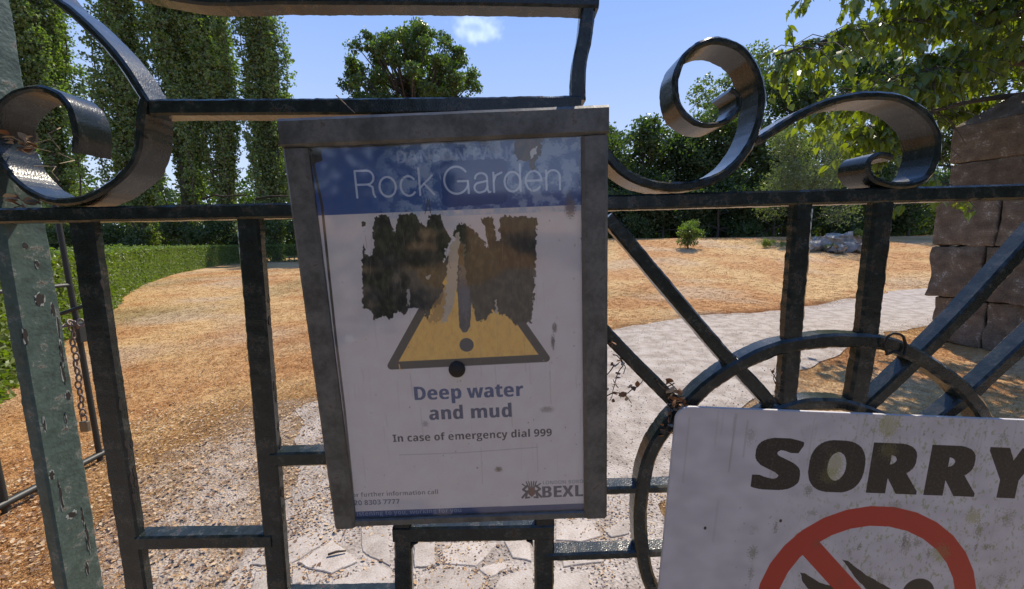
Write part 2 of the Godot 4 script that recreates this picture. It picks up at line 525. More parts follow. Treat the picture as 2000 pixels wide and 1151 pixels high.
	for k in 70:
		var q := Vector2(rs.randf_range(167.0, 777.0), rs.randf_range(295.0, 590.0))
		stroke(im, PackedVector2Array([q, q + Vector2(rs.randf_range(-6, 6), rs.randf_range(10, 60))]), rs.randf_range(0.5, 1.3), Color(0.5, 0.47, 0.42) if rs.randf() < 0.6 else Color(0.1, 0.09, 0.08), rs.randf_range(0.15, 0.5))
	stroke(im, PackedVector2Array([Vector2(397, 252), Vector2(417, 201), Vector2(417, 250), Vector2(410, 200), Vector2(403, 242)]), 1.2, Color(0.25, 0.25, 0.3), 0.8)
	# words
	var navy := Color(0.16, 0.27, 0.50)
	words(im, "Deep water", Vector2(302, 948), 719.0, navy, true, 0.97, 1.5)
	words(im, "and mud", Vector2(352, 1032), 672.0, Color(0.22, 0.27, 0.42), true, 0.97, 1.5)
	words(im, "In case of emergency dial 999", Vector2(203, 1119), 824.0, Color(0.18, 0.18, 0.22), true, 0.95, 0.6)
	stroke(im, PackedVector2Array([Vector2(224, 1175), Vector2(465, 1176), Vector2(767, 1165)]), 2.0, Color(0.55, 0.52, 0.53), 0.35)
	words(im, "For further information call", Vector2(4, 1353), 363.0, Color(0.36, 0.36, 0.42), true, 0.8)
	words(im, "020 8303 7777", Vector2(4, 1390), 205.0, Color(0.36, 0.36, 0.42), true, 0.8)
	fill_poly(im, PackedVector2Array([Vector2(-47, 1418), Vector2(945, 1421), Vector2(945, 1454), Vector2(-52, 1458)]), Color(0.27, 0.32, 0.50))
	words(im, "Listening to you, working for you", Vector2(13, 1439), 451.0, Color(0.66, 0.69, 0.78), true, 0.8)
	# crest and the borough's name
	words(im, "BEXLEY", Vector2(779, 1388), 1028.0, Color(0.28, 0.28, 0.36), true, 0.95, 1.4)
	words(im, "LONDON BOROUGH OF", Vector2(783, 1329), 1028.0, Color(0.5, 0.5, 0.56), true, 0.7)
	var crest := Color(0.34, 0.31, 0.36)
	for sgn in [-1.0, 1.0]:
		var c: Vector2 = Vector2(737, 1354)
		stroke(im, PackedVector2Array([c + Vector2(sgn * 16, -22), c + Vector2(sgn * 34, -6), c + Vector2(sgn * 18, 6), c + Vector2(sgn * 38, 30)]), 4.5, crest)
		stroke(im, PackedVector2Array([c + Vector2(sgn * 16, 2), c + Vector2(sgn * 24, 32), c + Vector2(sgn * 10, 30)]), 4.0, crest)
		stroke(im, PackedVector2Array([c + Vector2(sgn * 20, -18), c + Vector2(sgn * 36, -30)]), 2.6, crest)
	fill_poly(im, PackedVector2Array([Vector2(737, 1354) + Vector2(-14, -14), Vector2(737, 1354) + Vector2(14, -14), Vector2(737, 1354) + Vector2(13, 16), Vector2(737, 1354) + Vector2(0, 30), Vector2(737, 1354) + Vector2(-13, 16)]), Color(0.46, 0.30, 0.26))
	for k in 5: stroke(im, PackedVector2Array([Vector2(737, 1338) + Vector2(-12 + 6 * k, 0), Vector2(737, 1338) + Vector2(-20 + 10 * k, -24)]), 2.4, crest)
	# stains, splashes and a burn at the top edge; dark marks along the left and top edges
	fill_poly(im, PackedVector2Array([Vector2(717, 13), Vector2(814, 10), Vector2(813, 53), Vector2(802, 76), Vector2(787, 96), Vector2(790, 116), Vector2(779, 116), Vector2(763, 85), Vector2(735, 87), Vector2(722, 63)]), Color(0.30, 0.19, 0.12), 0.98, 6.0, 0.3)
	fill_poly(im, PackedVector2Array([Vector2(771, 58), Vector2(799, 40), Vector2(795, 63), Vector2(773, 82)]), Color(0.82, 0.81, 0.80), 1.0, 3.0)
	fill_poly(im, PackedVector2Array([Vector2(719, 46), Vector2(754, 41), Vector2(745, 81), Vector2(728, 87)]), Color(0.20, 0.10, 0.10), 0.9, 4.0)
	fill_poly(im, PackedVector2Array([Vector2(23, 22), Vector2(65, 17), Vector2(60, 60), Vector2(26, 72)]), Color(0.13, 0.10, 0.10), 1.0, 3.0)
	stroke(im, PackedVector2Array([Vector2(25, 29), Vector2(41, 207), Vector2(36, 422), Vector2(31, 688), Vector2(30, 974), Vector2(25, 1191), Vector2(17, 1475)]), 4.5, Color(0.22, 0.18, 0.17), 0.85)
	stroke(im, PackedVector2Array([Vector2(16, 18), Vector2(365, 17), Vector2(713, 15), Vector2(951, 13)]), 3.5, Color(0.24, 0.18, 0.16), 0.8)
	for s in [[Vector2(80, 694), 20, 15, Color(0.97, 0.96, 0.96)], [Vector2(843, 683), 9, 18, Color(0.4, 0.36, 0.36)], [Vector2(836, 738), 7, 26, Color(0.3, 0.27, 0.28)], [Vector2(610, 1254), 13, 11, Color(0.36, 0.31, 0.25)], [Vector2(526, 1245), 4, 4, Color(0.3, 0.3, 0.3)], [Vector2(908, 250), 18, 34, Color(0.46, 0.40, 0.42)], [Vector2(907, 207), 12, 16, Color(0.36, 0.42, 0.56)], [Vector2(807, 1007), 24, 12, Color(0.62, 0.58, 0.58)], [Vector2(335, 1047), 12, 12, Color(0.66, 0.62, 0.62)], [Vector2(794, 891), 26, 60, Color(0.88, 0.86, 0.86)]]:
		disc(im, s[0], s[1], s[2], s[3], 0.75, 0.8)
	var r := RandomNumberGenerator.new()
	r.seed = 5
	for k in 50:
		var q := Vector2(r.randf_range(20, w - 20), r.randf_range(440, 1300))
		stroke(im, PackedVector2Array([q, q + Vector2(r.randf_range(-4, 4), r.randf_range(20, 160))]), r.randf_range(0.6, 2.2), Color(0.6, 0.55, 0.52), r.randf_range(0.06, 0.25))
	for k in 240:
		disc(im, Vector2(r.randf() * w, r.randf() * h), r.randf_range(1, 3.4), r.randf_range(1, 4.5), Color(0.45, 0.4, 0.38), r.randf_range(0.15, 0.6), 0.7)
	return im

func board_image() -> Image:
	var w := 1090
	var h := 1200
	var im := Image.create(w, h, false, Image.FORMAT_RGB8)
	for y in h:
		for x in w:
			var n := bumps.get_noise_2d(x * 0.5 + 900, y * 0.7)
			var s := bumps.get_noise_2d(x * 2.6 + 900, y * 1.5 + 70) + 0.6 * bumps.get_noise_2d(x * 8.0, y * 5.0 + 70)
			var c := Color(0.80, 0.775, 0.785).lerp(Color(0.74, 0.71, 0.725), clampf(n * 0.8 + 0.4, 0, 1))
			var alga := clampf((s - 0.28) * 2.6, 0, 1) * clampf((x - 250) / 260.0, 0, 1)
			im.set_pixel(x, y, c.lerp(Color(0.52, 0.53, 0.34), alga * 0.5))
	var red := Color(0.70, 0.17, 0.12)
	var c := Vector2(545, 531)
	var ring := arc_pts(c, 263, 263, 0, 360)
	stroke(im, ring, 27.0, red)
	stroke(im, PackedVector2Array([c + Vector2(-0.71, -0.71) * 262, c + Vector2(0.71, 0.71) * 262]), 27.0, red)
	var ink := Color(0.06, 0.05, 0.055)
	for e in [["S", Vector2(204, 200), 324.5], ["O", Vector2(343, 206), 483.2], ["R", Vector2(496, 205), 625.5], ["R", Vector2(642, 205), 772.5], ["Y", Vector2(787, 206), 917.2]]:
		words(im, e[0], Vector2(e[1].x, 203.0), e[2], ink, true, 1.0, 9.0, 1.0, 1.86)
	# the swimmer
	var sw := Color(0.13, 0.12, 0.13)
	fill_poly(im, PackedVector2Array([Vector2(362, 435), Vector2(374, 437), Vector2(415, 462), Vector2(485, 480), Vector2(545, 520), Vector2(478, 525), Vector2(399, 493), Vector2(371, 461)]), sw, 1.0, 0.8)
	fill_poly(im, PackedVector2Array([Vector2(465, 393), Vector2(480, 398), Vector2(531, 434), Vector2(604, 472), Vector2(697, 544), Vector2(694, 605), Vector2(601, 532), Vector2(509, 447)]), sw, 1.0, 0.8)
	disc(im, Vector2(677, 481), 42, 42, sw)
	stroke(im, PackedVector2Array([Vector2(546, 527), Vector2(620, 570), Vector2(701, 566), Vector2(762, 602)]), 24.0, sw)
	stroke(im, PackedVector2Array([c + Vector2(-0.71, -0.71) * 262, c + Vector2(0.71, 0.71) * 262]), 27.0, red)
	for k in 2:
		var line := PackedVector2Array()
		for i in 25: line.append(c + Vector2(-190 + i * 16, 110 + 46 * k + 12 * sin(i * 0.9)))
		stroke(im, line, 9.0, sw)
	var r := RandomNumberGenerator.new()
	r.seed = 8
	for k in 420:
		var p := Vector2(r.randf_range(180, w), r.randf_range(40, h))
		var big := r.randf() < 0.3
		disc(im, p, r.randf_range(1, 3) if not big else r.randf_range(4, 14), r.randf_range(1, 4) if not big else r.randf_range(5, 20), Color(0.42, 0.43, 0.28).lerp(Color(0.3, 0.26, 0.25), r.randf()), r.randf_range(0.1, 0.45), 1.2)
	for k in 46:
		var q := Vector2(r.randf_range(20, w - 20), r.randf_range(4, 30) if k < 30 else r.randf_range(60, 800))
		stroke(im, PackedVector2Array([q, q + Vector2(r.randf_range(-3, 3), r.randf_range(30, 190))]), r.randf_range(0.8, 3.0), Color(0.5, 0.48, 0.42), r.randf_range(0.06, 0.22))
	for p in [Vector2(102, 320), Vector2(292, 292)]: disc(im, p, 4, 5, Color(0.2, 0.14, 0.14))
	for p in [[Vector2(407, 132), 20, 30], [Vector2(536, 92), 22, 20], [Vector2(399, 166), 24, 20], [Vector2(717, 365), 20, 24], [Vector2(780, 262), 18, 18], [Vector2(525, 26), 26, 30]]: disc(im, p[0], p[1], p[2], Color(0.56, 0.54, 0.27), 0.4, 0.9)
	return im

# ---------------------------------------------------------------- the gate
func on_line(a: Vector2, b: Vector2, y: float) -> Vector2: return a + (b - a) * ((y - a.y) / (b.y - a.y))

func build_gate() -> void:
	var g := thing("iron_gate", Vector3(0, 0, GATE_Z), "dark green painted iron gate with scrolls, rails and a sunburst arch", "gate")
	var p: Material = M.paint
	var add := func(called: String, line: PackedVector2Array, w: float, zf := 0.0, zb := -0.017, ch := 0.003, wob := 0.0009, e1 := 1.0, e0 := 1.0) -> MeshInstance3D:
		return part(called, band(line, w, zf, zb, ch, wob, e1, e0), p, g)
	# the deep flat stile at the lock side
	var sa := Vector2(-0.7755, 1.7904)
	var sb := Vector2(-0.7722, 0.8934)
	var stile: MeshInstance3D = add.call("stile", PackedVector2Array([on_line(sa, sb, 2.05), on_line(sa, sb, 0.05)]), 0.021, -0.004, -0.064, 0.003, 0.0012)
	stile.material_override = M.sunlit_paint
	stile.set_meta("label", "flat stile with flaking paint, sunlight painted in as pale grey-green")
	chips(stile, on_line(sa, sb, 1.5), on_line(sa, sb, 0.7))
	# plain bars
	for b in [[Vector2(-0.6443, 1.4886), Vector2(-0.6410, 0.8918), 0.036], [Vector2(-0.3941, 1.4905), Vector2(-0.4020, 0.8824), 0.034]]:
		var bar: MeshInstance3D = add.call("bar", PackedVector2Array([b[0], on_line(b[0], b[1], 0.1)]), b[2])
		flakes(bar, b[0], b[1], b[2])
	for b in [[Vector2(-0.1803, 1.1350), Vector2(-0.1890, 0.8693), 0.029], [Vector2(0.0500, 1.1325), Vector2(0.0492, 0.8666), 0.033]]:
		add.call("bar", PackedVector2Array([b[0], on_line(b[0], b[1], 0.1)]), b[2])
	# rails and the short cross bars
	add.call("rail", PackedVector2Array([Vector2(-0.8822, 1.4918), Vector2(-0.7599, 1.4943), Vector2(-0.5466, 1.4958), Vector2(-0.3333, 1.4981), Vector2(-0.0898, 1.5016), Vector2(0.1495, 1.5043), Vector2(0.4264, 1.5089), Vector2(0.7111, 1.5134), Vector2(0.8351, 1.5151)]), 0.0225, 0.003, -0.026)
	add.call("rail", PackedVector2Array([Vector2(-0.5171, 1.6454), Vector2(-0.3655, 1.6446), Vector2(-0.2182, 1.6438), Vector2(-0.0708, 1.6437), Vector2(0.1023, 1.6441)]), 0.0225, 0.003, -0.03)
	add.call("rail", PackedVector2Array([Vector2(-0.5413, 1.8142), Vector2(-0.4295, 1.7923), Vector2(-0.3092, 1.7918), Vector2(-0.1382, 1.7895), Vector2(0.0043, 1.7868), Vector2(0.1257, 1.7830)]), 0.0240, 0.003, -0.03)
	add.call("rail", PackedVector2Array([Vector2(-0.72, 0.1), Vector2(1.05, 0.1)]), 0.04, 0.004, -0.03)
	add.call("cross_bar", PackedVector2Array([Vector2(-0.6280, 0.9586), Vector2(-0.5134, 0.9592), Vector2(-0.4030, 0.9597)]), 0.0248, 0.002, -0.027)
	add.call("cross_bar", PackedVector2Array([Vector2(-0.3921, 1.1033), Vector2(-0.2996, 1.1049), Vector2(-0.1758, 1.1071)]), 0.0240, 0.002, -0.027)
	add.call("cross_bar", PackedVector2Array([Vector2(-0.3999, 0.8457), Vector2(-0.3002, 0.8465), Vector2(-0.1961, 0.8472)]), 0.0240, 0.002, -0.027)
	add.call("cross_bar", PackedVector2Array([Vector2(-0.2015, 0.9686), Vector2(-0.0888, 0.9691), Vector2(0.0644, 0.9702)]), 0.0279, 0.002, -0.027)
	add.call("cross_bar", PackedVector2Array([Vector2(0.0534, 1.0405), Vector2(0.1636, 1.0438), Vector2(0.2720, 1.0462)]), 0.0140, 0.002, -0.027)
	add.call("cross_bar", PackedVector2Array([Vector2(0.0535, 0.9246), Vector2(0.1661, 0.9280), Vector2(0.2684, 0.9315)]), 0.0147, 0.002, -0.027)
	# small fillets in the corners under the raised cross bar
	for q in [[Vector2(-0.1717, 0.9524), 1.0], [Vector2(0.0305, 0.9538), -1.0]]:
		var c: Vector2 = q[0]
		part("weld", slab(PackedVector2Array([c, c + Vector2(q[1] * 0.011, 0), c + Vector2(q[1] * 0.004, -0.004), c + Vector2(0, -0.011)]), -0.016, -0.001, 0.001), p, g)
	# upright of the raised panel and the sweep that leads down to the left scroll
	add.call("upright", PackedVector2Array([Vector2(0.1140, 1.8014), Vector2(0.1084, 1.7420), Vector2(0.1002, 1.6981), Vector2(0.0993, 1.6497)]), 0.0202, 0.0, -0.028)
	add.call("sweep", PackedVector2Array([Vector2(-0.6600, 1.8251), Vector2(-0.6348, 1.7923), Vector2(-0.6101, 1.7716), Vector2(-0.5738, 1.7345), Vector2(-0.5499, 1.7024), Vector2(-0.5287, 1.6643), Vector2(-0.5210, 1.6496)]), 0.0116, 0.002, -0.045)
	# scrolls of wide flat iron
	add.call("scroll", PackedVector2Array([Vector2(-0.5232, 1.6552), Vector2(-0.5323, 1.6244), Vector2(-0.5391, 1.5888), Vector2(-0.5536, 1.5637), Vector2(-0.5758, 1.5442), Vector2(-0.6094, 1.5247), Vector2(-0.6427, 1.5147), Vector2(-0.6804, 1.5158), Vector2(-0.7151, 1.5346), Vector2(-0.7396, 1.5677), Vector2(-0.7493, 1.6067), Vector2(-0.7355, 1.6433), Vector2(-0.7068, 1.6647), Vector2(-0.6741, 1.6720), Vector2(-0.6481, 1.6648), Vector2(-0.6330, 1.6486), Vector2(-0.6276, 1.6253), Vector2(-0.6279, 1.6040), Vector2(-0.6331, 1.5840)]), 0.0124, 0.006, -0.05, 0.003, 0.0014, 0.7)
	add.call("scroll", PackedVector2Array([Vector2(0.1291, 1.5857), Vector2(0.1467, 1.5653), Vector2(0.1690, 1.5454), Vector2(0.1942, 1.5334), Vector2(0.2284, 1.5265), Vector2(0.2662, 1.5275), Vector2(0.2997, 1.5368), Vector2(0.3286, 1.5569), Vector2(0.3492, 1.5870), Vector2(0.3589, 1.6190), Vector2(0.3602, 1.6541), Vector2(0.3484, 1.6888), Vector2(0.3263, 1.7142), Vector2(0.2931, 1.7254), Vector2(0.2645, 1.7189), Vector2(0.2450, 1.7014), Vector2(0.2358, 1.6761), Vector2(0.2384, 1.6483), Vector2(0.2504, 1.6272), Vector2(0.2710, 1.6142), Vector2(0.2956, 1.6126), Vector2(0.3173, 1.6216), Vector2(0.3281, 1.6383), Vector2(0.3250, 1.6538), Vector2(0.3143, 1.6608)]), 0.0147, 0.006, -0.05, 0.003, 0.0014, 0.5)
	add.call("scroll", PackedVector2Array([Vector2(0.3616, 1.5912), Vector2(0.4014, 1.6165), Vector2(0.4369, 1.6345), Vector2(0.4763, 1.6467), Vector2(0.5238, 1.6504), Vector2(0.5628, 1.6444), Vector2(0.5968, 1.6244), Vector2(0.6171, 1.5987), Vector2(0.6217, 1.5677), Vector2(0.6111, 1.5373), Vector2(0.5913, 1.5264), Vector2(0.5612, 1.5253), Vector2(0.5338, 1.5336), Vector2(0.5224, 1.5491), Vector2(0.5248, 1.5622), Vector2(0.5377, 1.5679), Vector2(0.5553, 1.5648)]), 0.0124, 0.006, -0.05, 0.003, 0.0012, 0.7)
	# sunburst: two arcs and the spokes that cross them
	add.call("arch", PackedVector2Array([Vector2(0.2828, 0.7966), Vector2(0.2554, 0.8263), Vector2(0.2296, 0.8702), Vector2(0.2150, 0.9227), Vector2(0.2070, 0.9879), Vector2(0.2087, 1.0424), Vector2(0.2185, 1.1000), Vector2(0.2430, 1.1494), Vector2(0.2779, 1.1900), Vector2(0.3110, 1.2233), Vector2(0.3512, 1.2512), Vector2(0.4084, 1.2785), Vector2(0.4759, 1.2900), Vector2(0.5314, 1.2911), Vector2(0.5837, 1.2848), Vector2(0.6367, 1.2613), Vector2(0.6714, 1.2394), Vector2(0.7079, 1.2123), Vector2(0.7472, 1.1678), Vector2(0.7846, 1.1069), Vector2(0.8117, 1.0356), Vector2(0.8251, 0.9624), Vector2(0.8237, 0.8967)]), 0.0225, 0.005, -0.027, 0.004, 0.0012)
	add.call("arch", PackedVector2Array([Vector2(0.3302, 1.0500), Vector2(0.3510, 1.1204), Vector2(0.3893, 1.1615), Vector2(0.4486, 1.1848), Vector2(0.4888, 1.1886), Vector2(0.5339, 1.1838), Vector2(0.5977, 1.1575), Vector2(0.6437, 1.1128), Vector2(0.6714, 1.0551)]), 0.0202, 0.005, -0.027, 0.004, 0.0012)
	add.call("spoke", PackedVector2Array([Vector2(0.1446, 1.4834), Vector2(0.2439, 1.3686), Vector2(0.3283, 1.2728), Vector2(0.3512, 1.2512), Vector2(0.4119, 1.1869)]), 0.0209, 0.001, -0.02)
	add.call("spoke", PackedVector2Array([Vector2(0.0938, 1.3701), Vector2(0.1499, 1.3016), Vector2(0.2032, 1.2462), Vector2(0.2593, 1.1894)]), 0.0209, 0.001, -0.02)
	add.call("spoke", PackedVector2Array([Vector2(0.4365, 1.5058), Vector2(0.4374, 1.3042), Vector2(0.4371, 1.1866)]), 0.0287, 0.001, -0.019, 0.004, 0.0016)
	add.call("spoke", PackedVector2Array([Vector2(0.5557, 1.5061), Vector2(0.5540, 1.3030), Vector2(0.5471, 1.1820)]), 0.0310, 0.001, -0.019, 0.004, 0.0016)
	add.call("spoke", PackedVector2Array([Vector2(0.8112, 1.4758), Vector2(0.7470, 1.3923), Vector2(0.6938, 1.3240), Vector2(0.6385, 1.2596), Vector2(0.6015, 1.2185), Vector2(0.5608, 1.1750)]), 0.0202, 0.001, -0.027)
	add.call("spoke", PackedVector2Array([Vector2(0.8503, 1.3320), Vector2(0.7894, 1.2662), Vector2(0.7521, 1.2252), Vector2(0.7182, 1.1894), Vector2(0.6760, 1.1515)]), 0.0202, 0.001, -0.027)
	add.call("stile", PackedVector2Array([Vector2(1.05, 2.05), Vector2(1.05, 0.05)]), 0.04, -0.004, -0.05)

# flaked paint on the stile's inner face: a pale broken rim round bare dark iron, copied from where it has come off
func chips(o: MeshInstance3D, a: Vector2, b: Vector2) -> void:
	var e := (b - a).normalized()
	var side := Vector3(e.y, -e.x, 0)
	if side.x < 0: side = -side
	var up := Vector3(-e.x, -e.y, 0)
	for c in [[0.55, 1.363, 0.010, 0.016], [0.83, 1.345, 0.004, 0.018], [0.9, 1.315, 0.003, 0.030], [0.88, 1.27, 0.003, 0.036], [0.83, 1.235, 0.004, 0.030], [0.86, 1.195, 0.006, 0.012], [0.7, 1.155, 0.002, 0.02], [0.15, 1.16, 0.003, 0.02], [0.25, 1.035, 0.003, 0.044], [0.12, 1.075, 0.006, 0.012], [0.45, 0.99, 0.014, 0.009], [0.72, 0.975, 0.003, 0.024], [0.76, 0.93, 0.003, 0.04], [0.62, 0.88, 0.003, 0.02], [0.06, 1.31, 0.005, 0.02], [0.62, 1.42, 0.004, 0.01], [0.4, 1.45, 0.006, 0.008]]:
		var at2 := on_line(a, b, c[1])
		var base := Basis(Vector3(0, 0, -1), up, side)
		for k in 2:
			var poly := PackedVector2Array()
			var n := 17
			for i in n:
				var t := TAU * i / n
				var r := rf(0.55, 1.3)
				poly.append(Vector2(cos(t) * (c[2] + (0.0012 if k == 0 else 0.0)) * r, sin(t) * (c[3] + (0.0012 if k == 0 else 0.0)) * r) * 0.6)
			var m := part("paint_flake" if k == 0 else "bare_patch", slab(poly, -0.001, 0.0002 if k == 0 else 0.0004, 0.0001), M.flake if k == 0 else M.iron, o)
			m.transform = Transform3D(base, Vector3(at2.x, at2.y, -0.005 - c[0] * 0.057) + side * 0.0108)

func flakes(o: MeshInstance3D, a: Vector2, b: Vector2, w: float) -> void:
	var e := (b - a).normalized()
	var side := Vector3(e.y, -e.x, 0)
	if side.x < 0: side = -side
	for k in 9:
		var at2 := a + (b - a) * rf(0.08, 0.98)
		var poly := PackedVector2Array()
		for i in 9:
			var t := TAU * i / 9
			poly.append(Vector2(cos(t) * 0.0035, sin(t) * rf(0.004, 0.016)) * rf(0.6, 1.1))
		var m := part("bare_patch", slab(poly, -0.001, 0.0003, 0.0001), M.iron, o)
		m.transform = Transform3D(Basis(Vector3(0, 0, -1), Vector3(-e.x, -e.y, 0), side), Vector3(at2.x, at2.y, rf(-0.014, -0.003)) + side * (w * 0.5 + 0.0002))

# ---------------------------------------------------------------- the two signs
func build_notice() -> void:
	var s := thing("notice_case", Vector3(-0.0704, 1.0009, -0.6026), "grey metal notice case headed Rock Garden, its deep water poster half scraped away", "notice case")
	s.basis = Basis(Vector3(0.9995, 0.0301, 0.0001), Vector3(-0.0301, 0.9979, 0.0568), Vector3(0.0017, -0.0567, 0.9984)).orthonormalized()
	var fr: Material = M.alloy
	part("frame_stile", band(PackedVector2Array([Vector2(-0.2025, 0.582), Vector2(-0.2025, -0.001)]), 0.034, 0.0, -0.0165, 0.0045, 0.0003), fr, s)
	part("frame_stile", band(PackedVector2Array([Vector2(0.2015, 0.582), Vector2(0.2015, 0.0005)]), 0.036, 0.0, -0.0165, 0.0045, 0.0003), fr, s)
	part("frame_top", band(PackedVector2Array([Vector2(-0.2195, 0.602), Vector2(0.2195, 0.602)]), 0.037, 0.0015, -0.0165, 0.004, 0.0003), fr, s)
	part("frame_bottom", band(PackedVector2Array([Vector2(-0.186, 0.005), Vector2(0.184, 0.005)]), 0.013, -0.003, -0.0165, 0.002, 0.0003), fr, s)
	part("backing_board", slab(PackedVector2Array([Vector2(-0.19, 0.0), Vector2(0.19, 0.0), Vector2(0.19, 0.59), Vector2(-0.19, 0.59)]), -0.0165, -0.0105, 0.0005), M.iron, s)
	var pm := StandardMaterial3D.new()
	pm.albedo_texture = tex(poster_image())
	pm.roughness = 0.75
	part("poster", sheet(-0.195, -0.004, 0.195, 0.590), pm, s, Vector3(0, 0, -0.0095))
	part("glazing", slab(PackedVector2Array([Vector2(-0.189, 0.008), Vector2(0.187, 0.008), Vector2(0.187, 0.585), Vector2(-0.189, 0.585)]), -0.0072, -0.0055, 0.0003), M.pane, s)
	var knob := SphereMesh.new()
	knob.radius = 0.0125
	knob.height = 0.014
	part("bolt_head", knob, M.iron, s, Vector3(-0.0054, 0.2592, -0.005)).rotation.x = PI / 2

func sheet(x0: float, y0: float, x1: float, y1: float) -> ArrayMesh:
	var a := []
	a.resize(Mesh.ARRAY_MAX)
	a[Mesh.ARRAY_VERTEX] = PackedVector3Array([Vector3(x0, y0, 0), Vector3(x0, y1, 0), Vector3(x1, y1, 0), Vector3(x1, y0, 0)])
	a[Mesh.ARRAY_NORMAL] = PackedVector3Array([Vector3.BACK, Vector3.BACK, Vector3.BACK, Vector3.BACK])
	a[Mesh.ARRAY_TEX_UV] = PackedVector2Array([Vector2(0, 1), Vector2(0, 0), Vector2(1, 0), Vector2(1, 1)])
	a[Mesh.ARRAY_INDEX] = PackedInt32Array([0, 1, 2, 0, 2, 3])
	var m := ArrayMesh.new()
	m.add_surface_from_arrays(Mesh.PRIMITIVE_TRIANGLES, a)
	return m

func build_board() -> void:
	var w := 0.68125
	var h := 0.75
	var s := thing("warning_board", Vector3(0.2502, 1.1962, GATE_Z + 0.022), "white plastic board reading SORRY above a red no swimming ring", "sign")
	s.rotation.z = deg_to_rad(-3.0)
	var poly := PackedVector2Array()
	for e in [[Vector2(0.022, -0.022), 90.0], [Vector2(0.022, -h + 0.022), 180.0], [Vector2(w - 0.022, -h + 0.022), 270.0], [Vector2(w - 0.022, -0.022), 0.0]]:
		poly.append_array(arc_pts(e[0], 0.022, 0.022, e[1], e[1] + 90.0))
	part("board", slab(poly, -0.0045, 0.0, 0.0006), M.plastic, s)
	var pm := StandardMaterial3D.new()
	pm.albedo_texture = tex(board_image())
	pm.roughness = 0.45
	# the printed film: the board's outline again, a hair in front of it
	var v := PackedVector3Array()
	var uv := PackedVector2Array()
	var nn := PackedVector3Array()
	var q := Geometry2D.offset_polygon(poly, -0.0008)[0]
	for p in q:
		v.append(Vector3(p.x, p.y, 0.0004))
		uv.append(Vector2(p.x / w, -p.y / h))
		nn.append(Vector3.BACK)
	var a := []
	a.resize(Mesh.ARRAY_MAX)
	a[Mesh.ARRAY_VERTEX] = v
	a[Mesh.ARRAY_NORMAL] = nn
	a[Mesh.ARRAY_TEX_UV] = uv
	var ix := Geometry2D.triangulate_polygon(q)
	ix.reverse()
	a[Mesh.ARRAY_INDEX] = ix
	var m := ArrayMesh.new()
	m.add_surface_from_arrays(Mesh.PRIMITIVE_TRIANGLES, a)
	part("printed_film", m, pm, s)
	for x in [0.03, w - 0.03]:
		var b := CylinderMesh.new()
		b.top_radius = 0.004
		b.bottom_radius = 0.004
		b.height = 0.03
		part("fixing_bolt", b, M.iron, s, Vector3(x, -h + 0.05, -0.012)).rotation.x = PI / 2

# ---------------------------------------------------------------- small things on and behind the gate
func build_railing() -> void:
	var t := thing("side_railing", Vector3(-2.79, 0, -2.6), "thin dark iron side railing on the ground behind the gate's stile", "railing")
	for z in [0.0, 0.52, 1.04]:
		var h := 1.86 if z == 0.0 else 1.5
		part("upright", tube(PackedVector3Array([Vector3(0, -0.1, z), Vector3(-0.02, h * 0.5, z), Vector3(-0.05, h, z)]), 0.017, 0.015, 8), M.rail_paint, t)
	part("bottom_rail", tube(PackedVector3Array([Vector3(0.0, 0.05, -0.05), Vector3(0, 0.05, 1.2)]), 0.021, 0.021, 6), M.rail_paint, t)
	part("mid_rail", tube(PackedVector3Array([Vector3(-0.03, 1.2, 0.0), Vector3(-0.03, 1.2, 1.2)]), 0.014, 0.014, 6), M.rail_paint, t)
	part("latch_plate", block(Vector3(0.05, 0.13, 0.09), 0.006), M.rail_paint, t, Vector3(0.03, 0.9, 0.02))
	part("latch_bar", tube(PackedVector3Array([Vector3(-0.06, 1.02, 0.05), Vector3(0.06, 1.07, 0.0)]), 0.012, 0.012, 6), M.rail_paint, t)
	# chain from the latch, a padlock at its end
	var c := thing("chain", Vector3(-2.74, 0.94, -2.5), "rusty steel chain hanging from the side railing's latch", "chain")
	var link := TorusMesh.new()
	link.inner_radius = 0.011
	link.outer_radius = 0.022
	link.rings = 16
	link.ring_segments = 8
	for i in 13:
		var l := part("link", link, M.steel, c)
		var y := -0.046 * i
		var tt := Basis(Vector3.UP, (PI / 2 if i % 2 else 0.15) + 0.3 * sin(i * 1.7)) * Basis(Vector3.RIGHT, PI / 2)
		l.transform = Transform3D(tt.scaled_local(Vector3(0.85, 1.0, 1.35)), Vector3(0.006 * sin(i * 2.1) - 0.001 * i, y, 0))
	for i in 4:
		var l := part("link", link, M.steel, c)
		l.transform = Transform3D(Basis(Vector3.UP, i * 1.3) * Basis(Vector3.RIGHT, 0.4 + 0.5 * i) * Basis.from_scale(Vector3(0.9, 1, 1.35)), Vector3(-0.03 + 0.03 * i, 0.02 + 0.012 * (i % 2), 0.0))
	var k := thing("padlock", Vector3(-2.75, 0.262, -2.5), "small brass padlock at the end of the hanging chain", "padlock")
	part("body", block(Vector3(0.052, 0.07, 0.026), 0.006), M.brass, k, Vector3(0, 0.035, 0))
	part("shackle", tube(PackedVector3Array([Vector3(-0.017, 0.06, 0), Vector3(-0.017, 0.1, 0), Vector3(-0.009, 0.118, 0), Vector3(0.009, 0.118, 0), Vector3(0.017, 0.1, 0), Vector3(0.017, 0.06, 0)]), 0.0045, 0.0045, 7), M.steel, k)

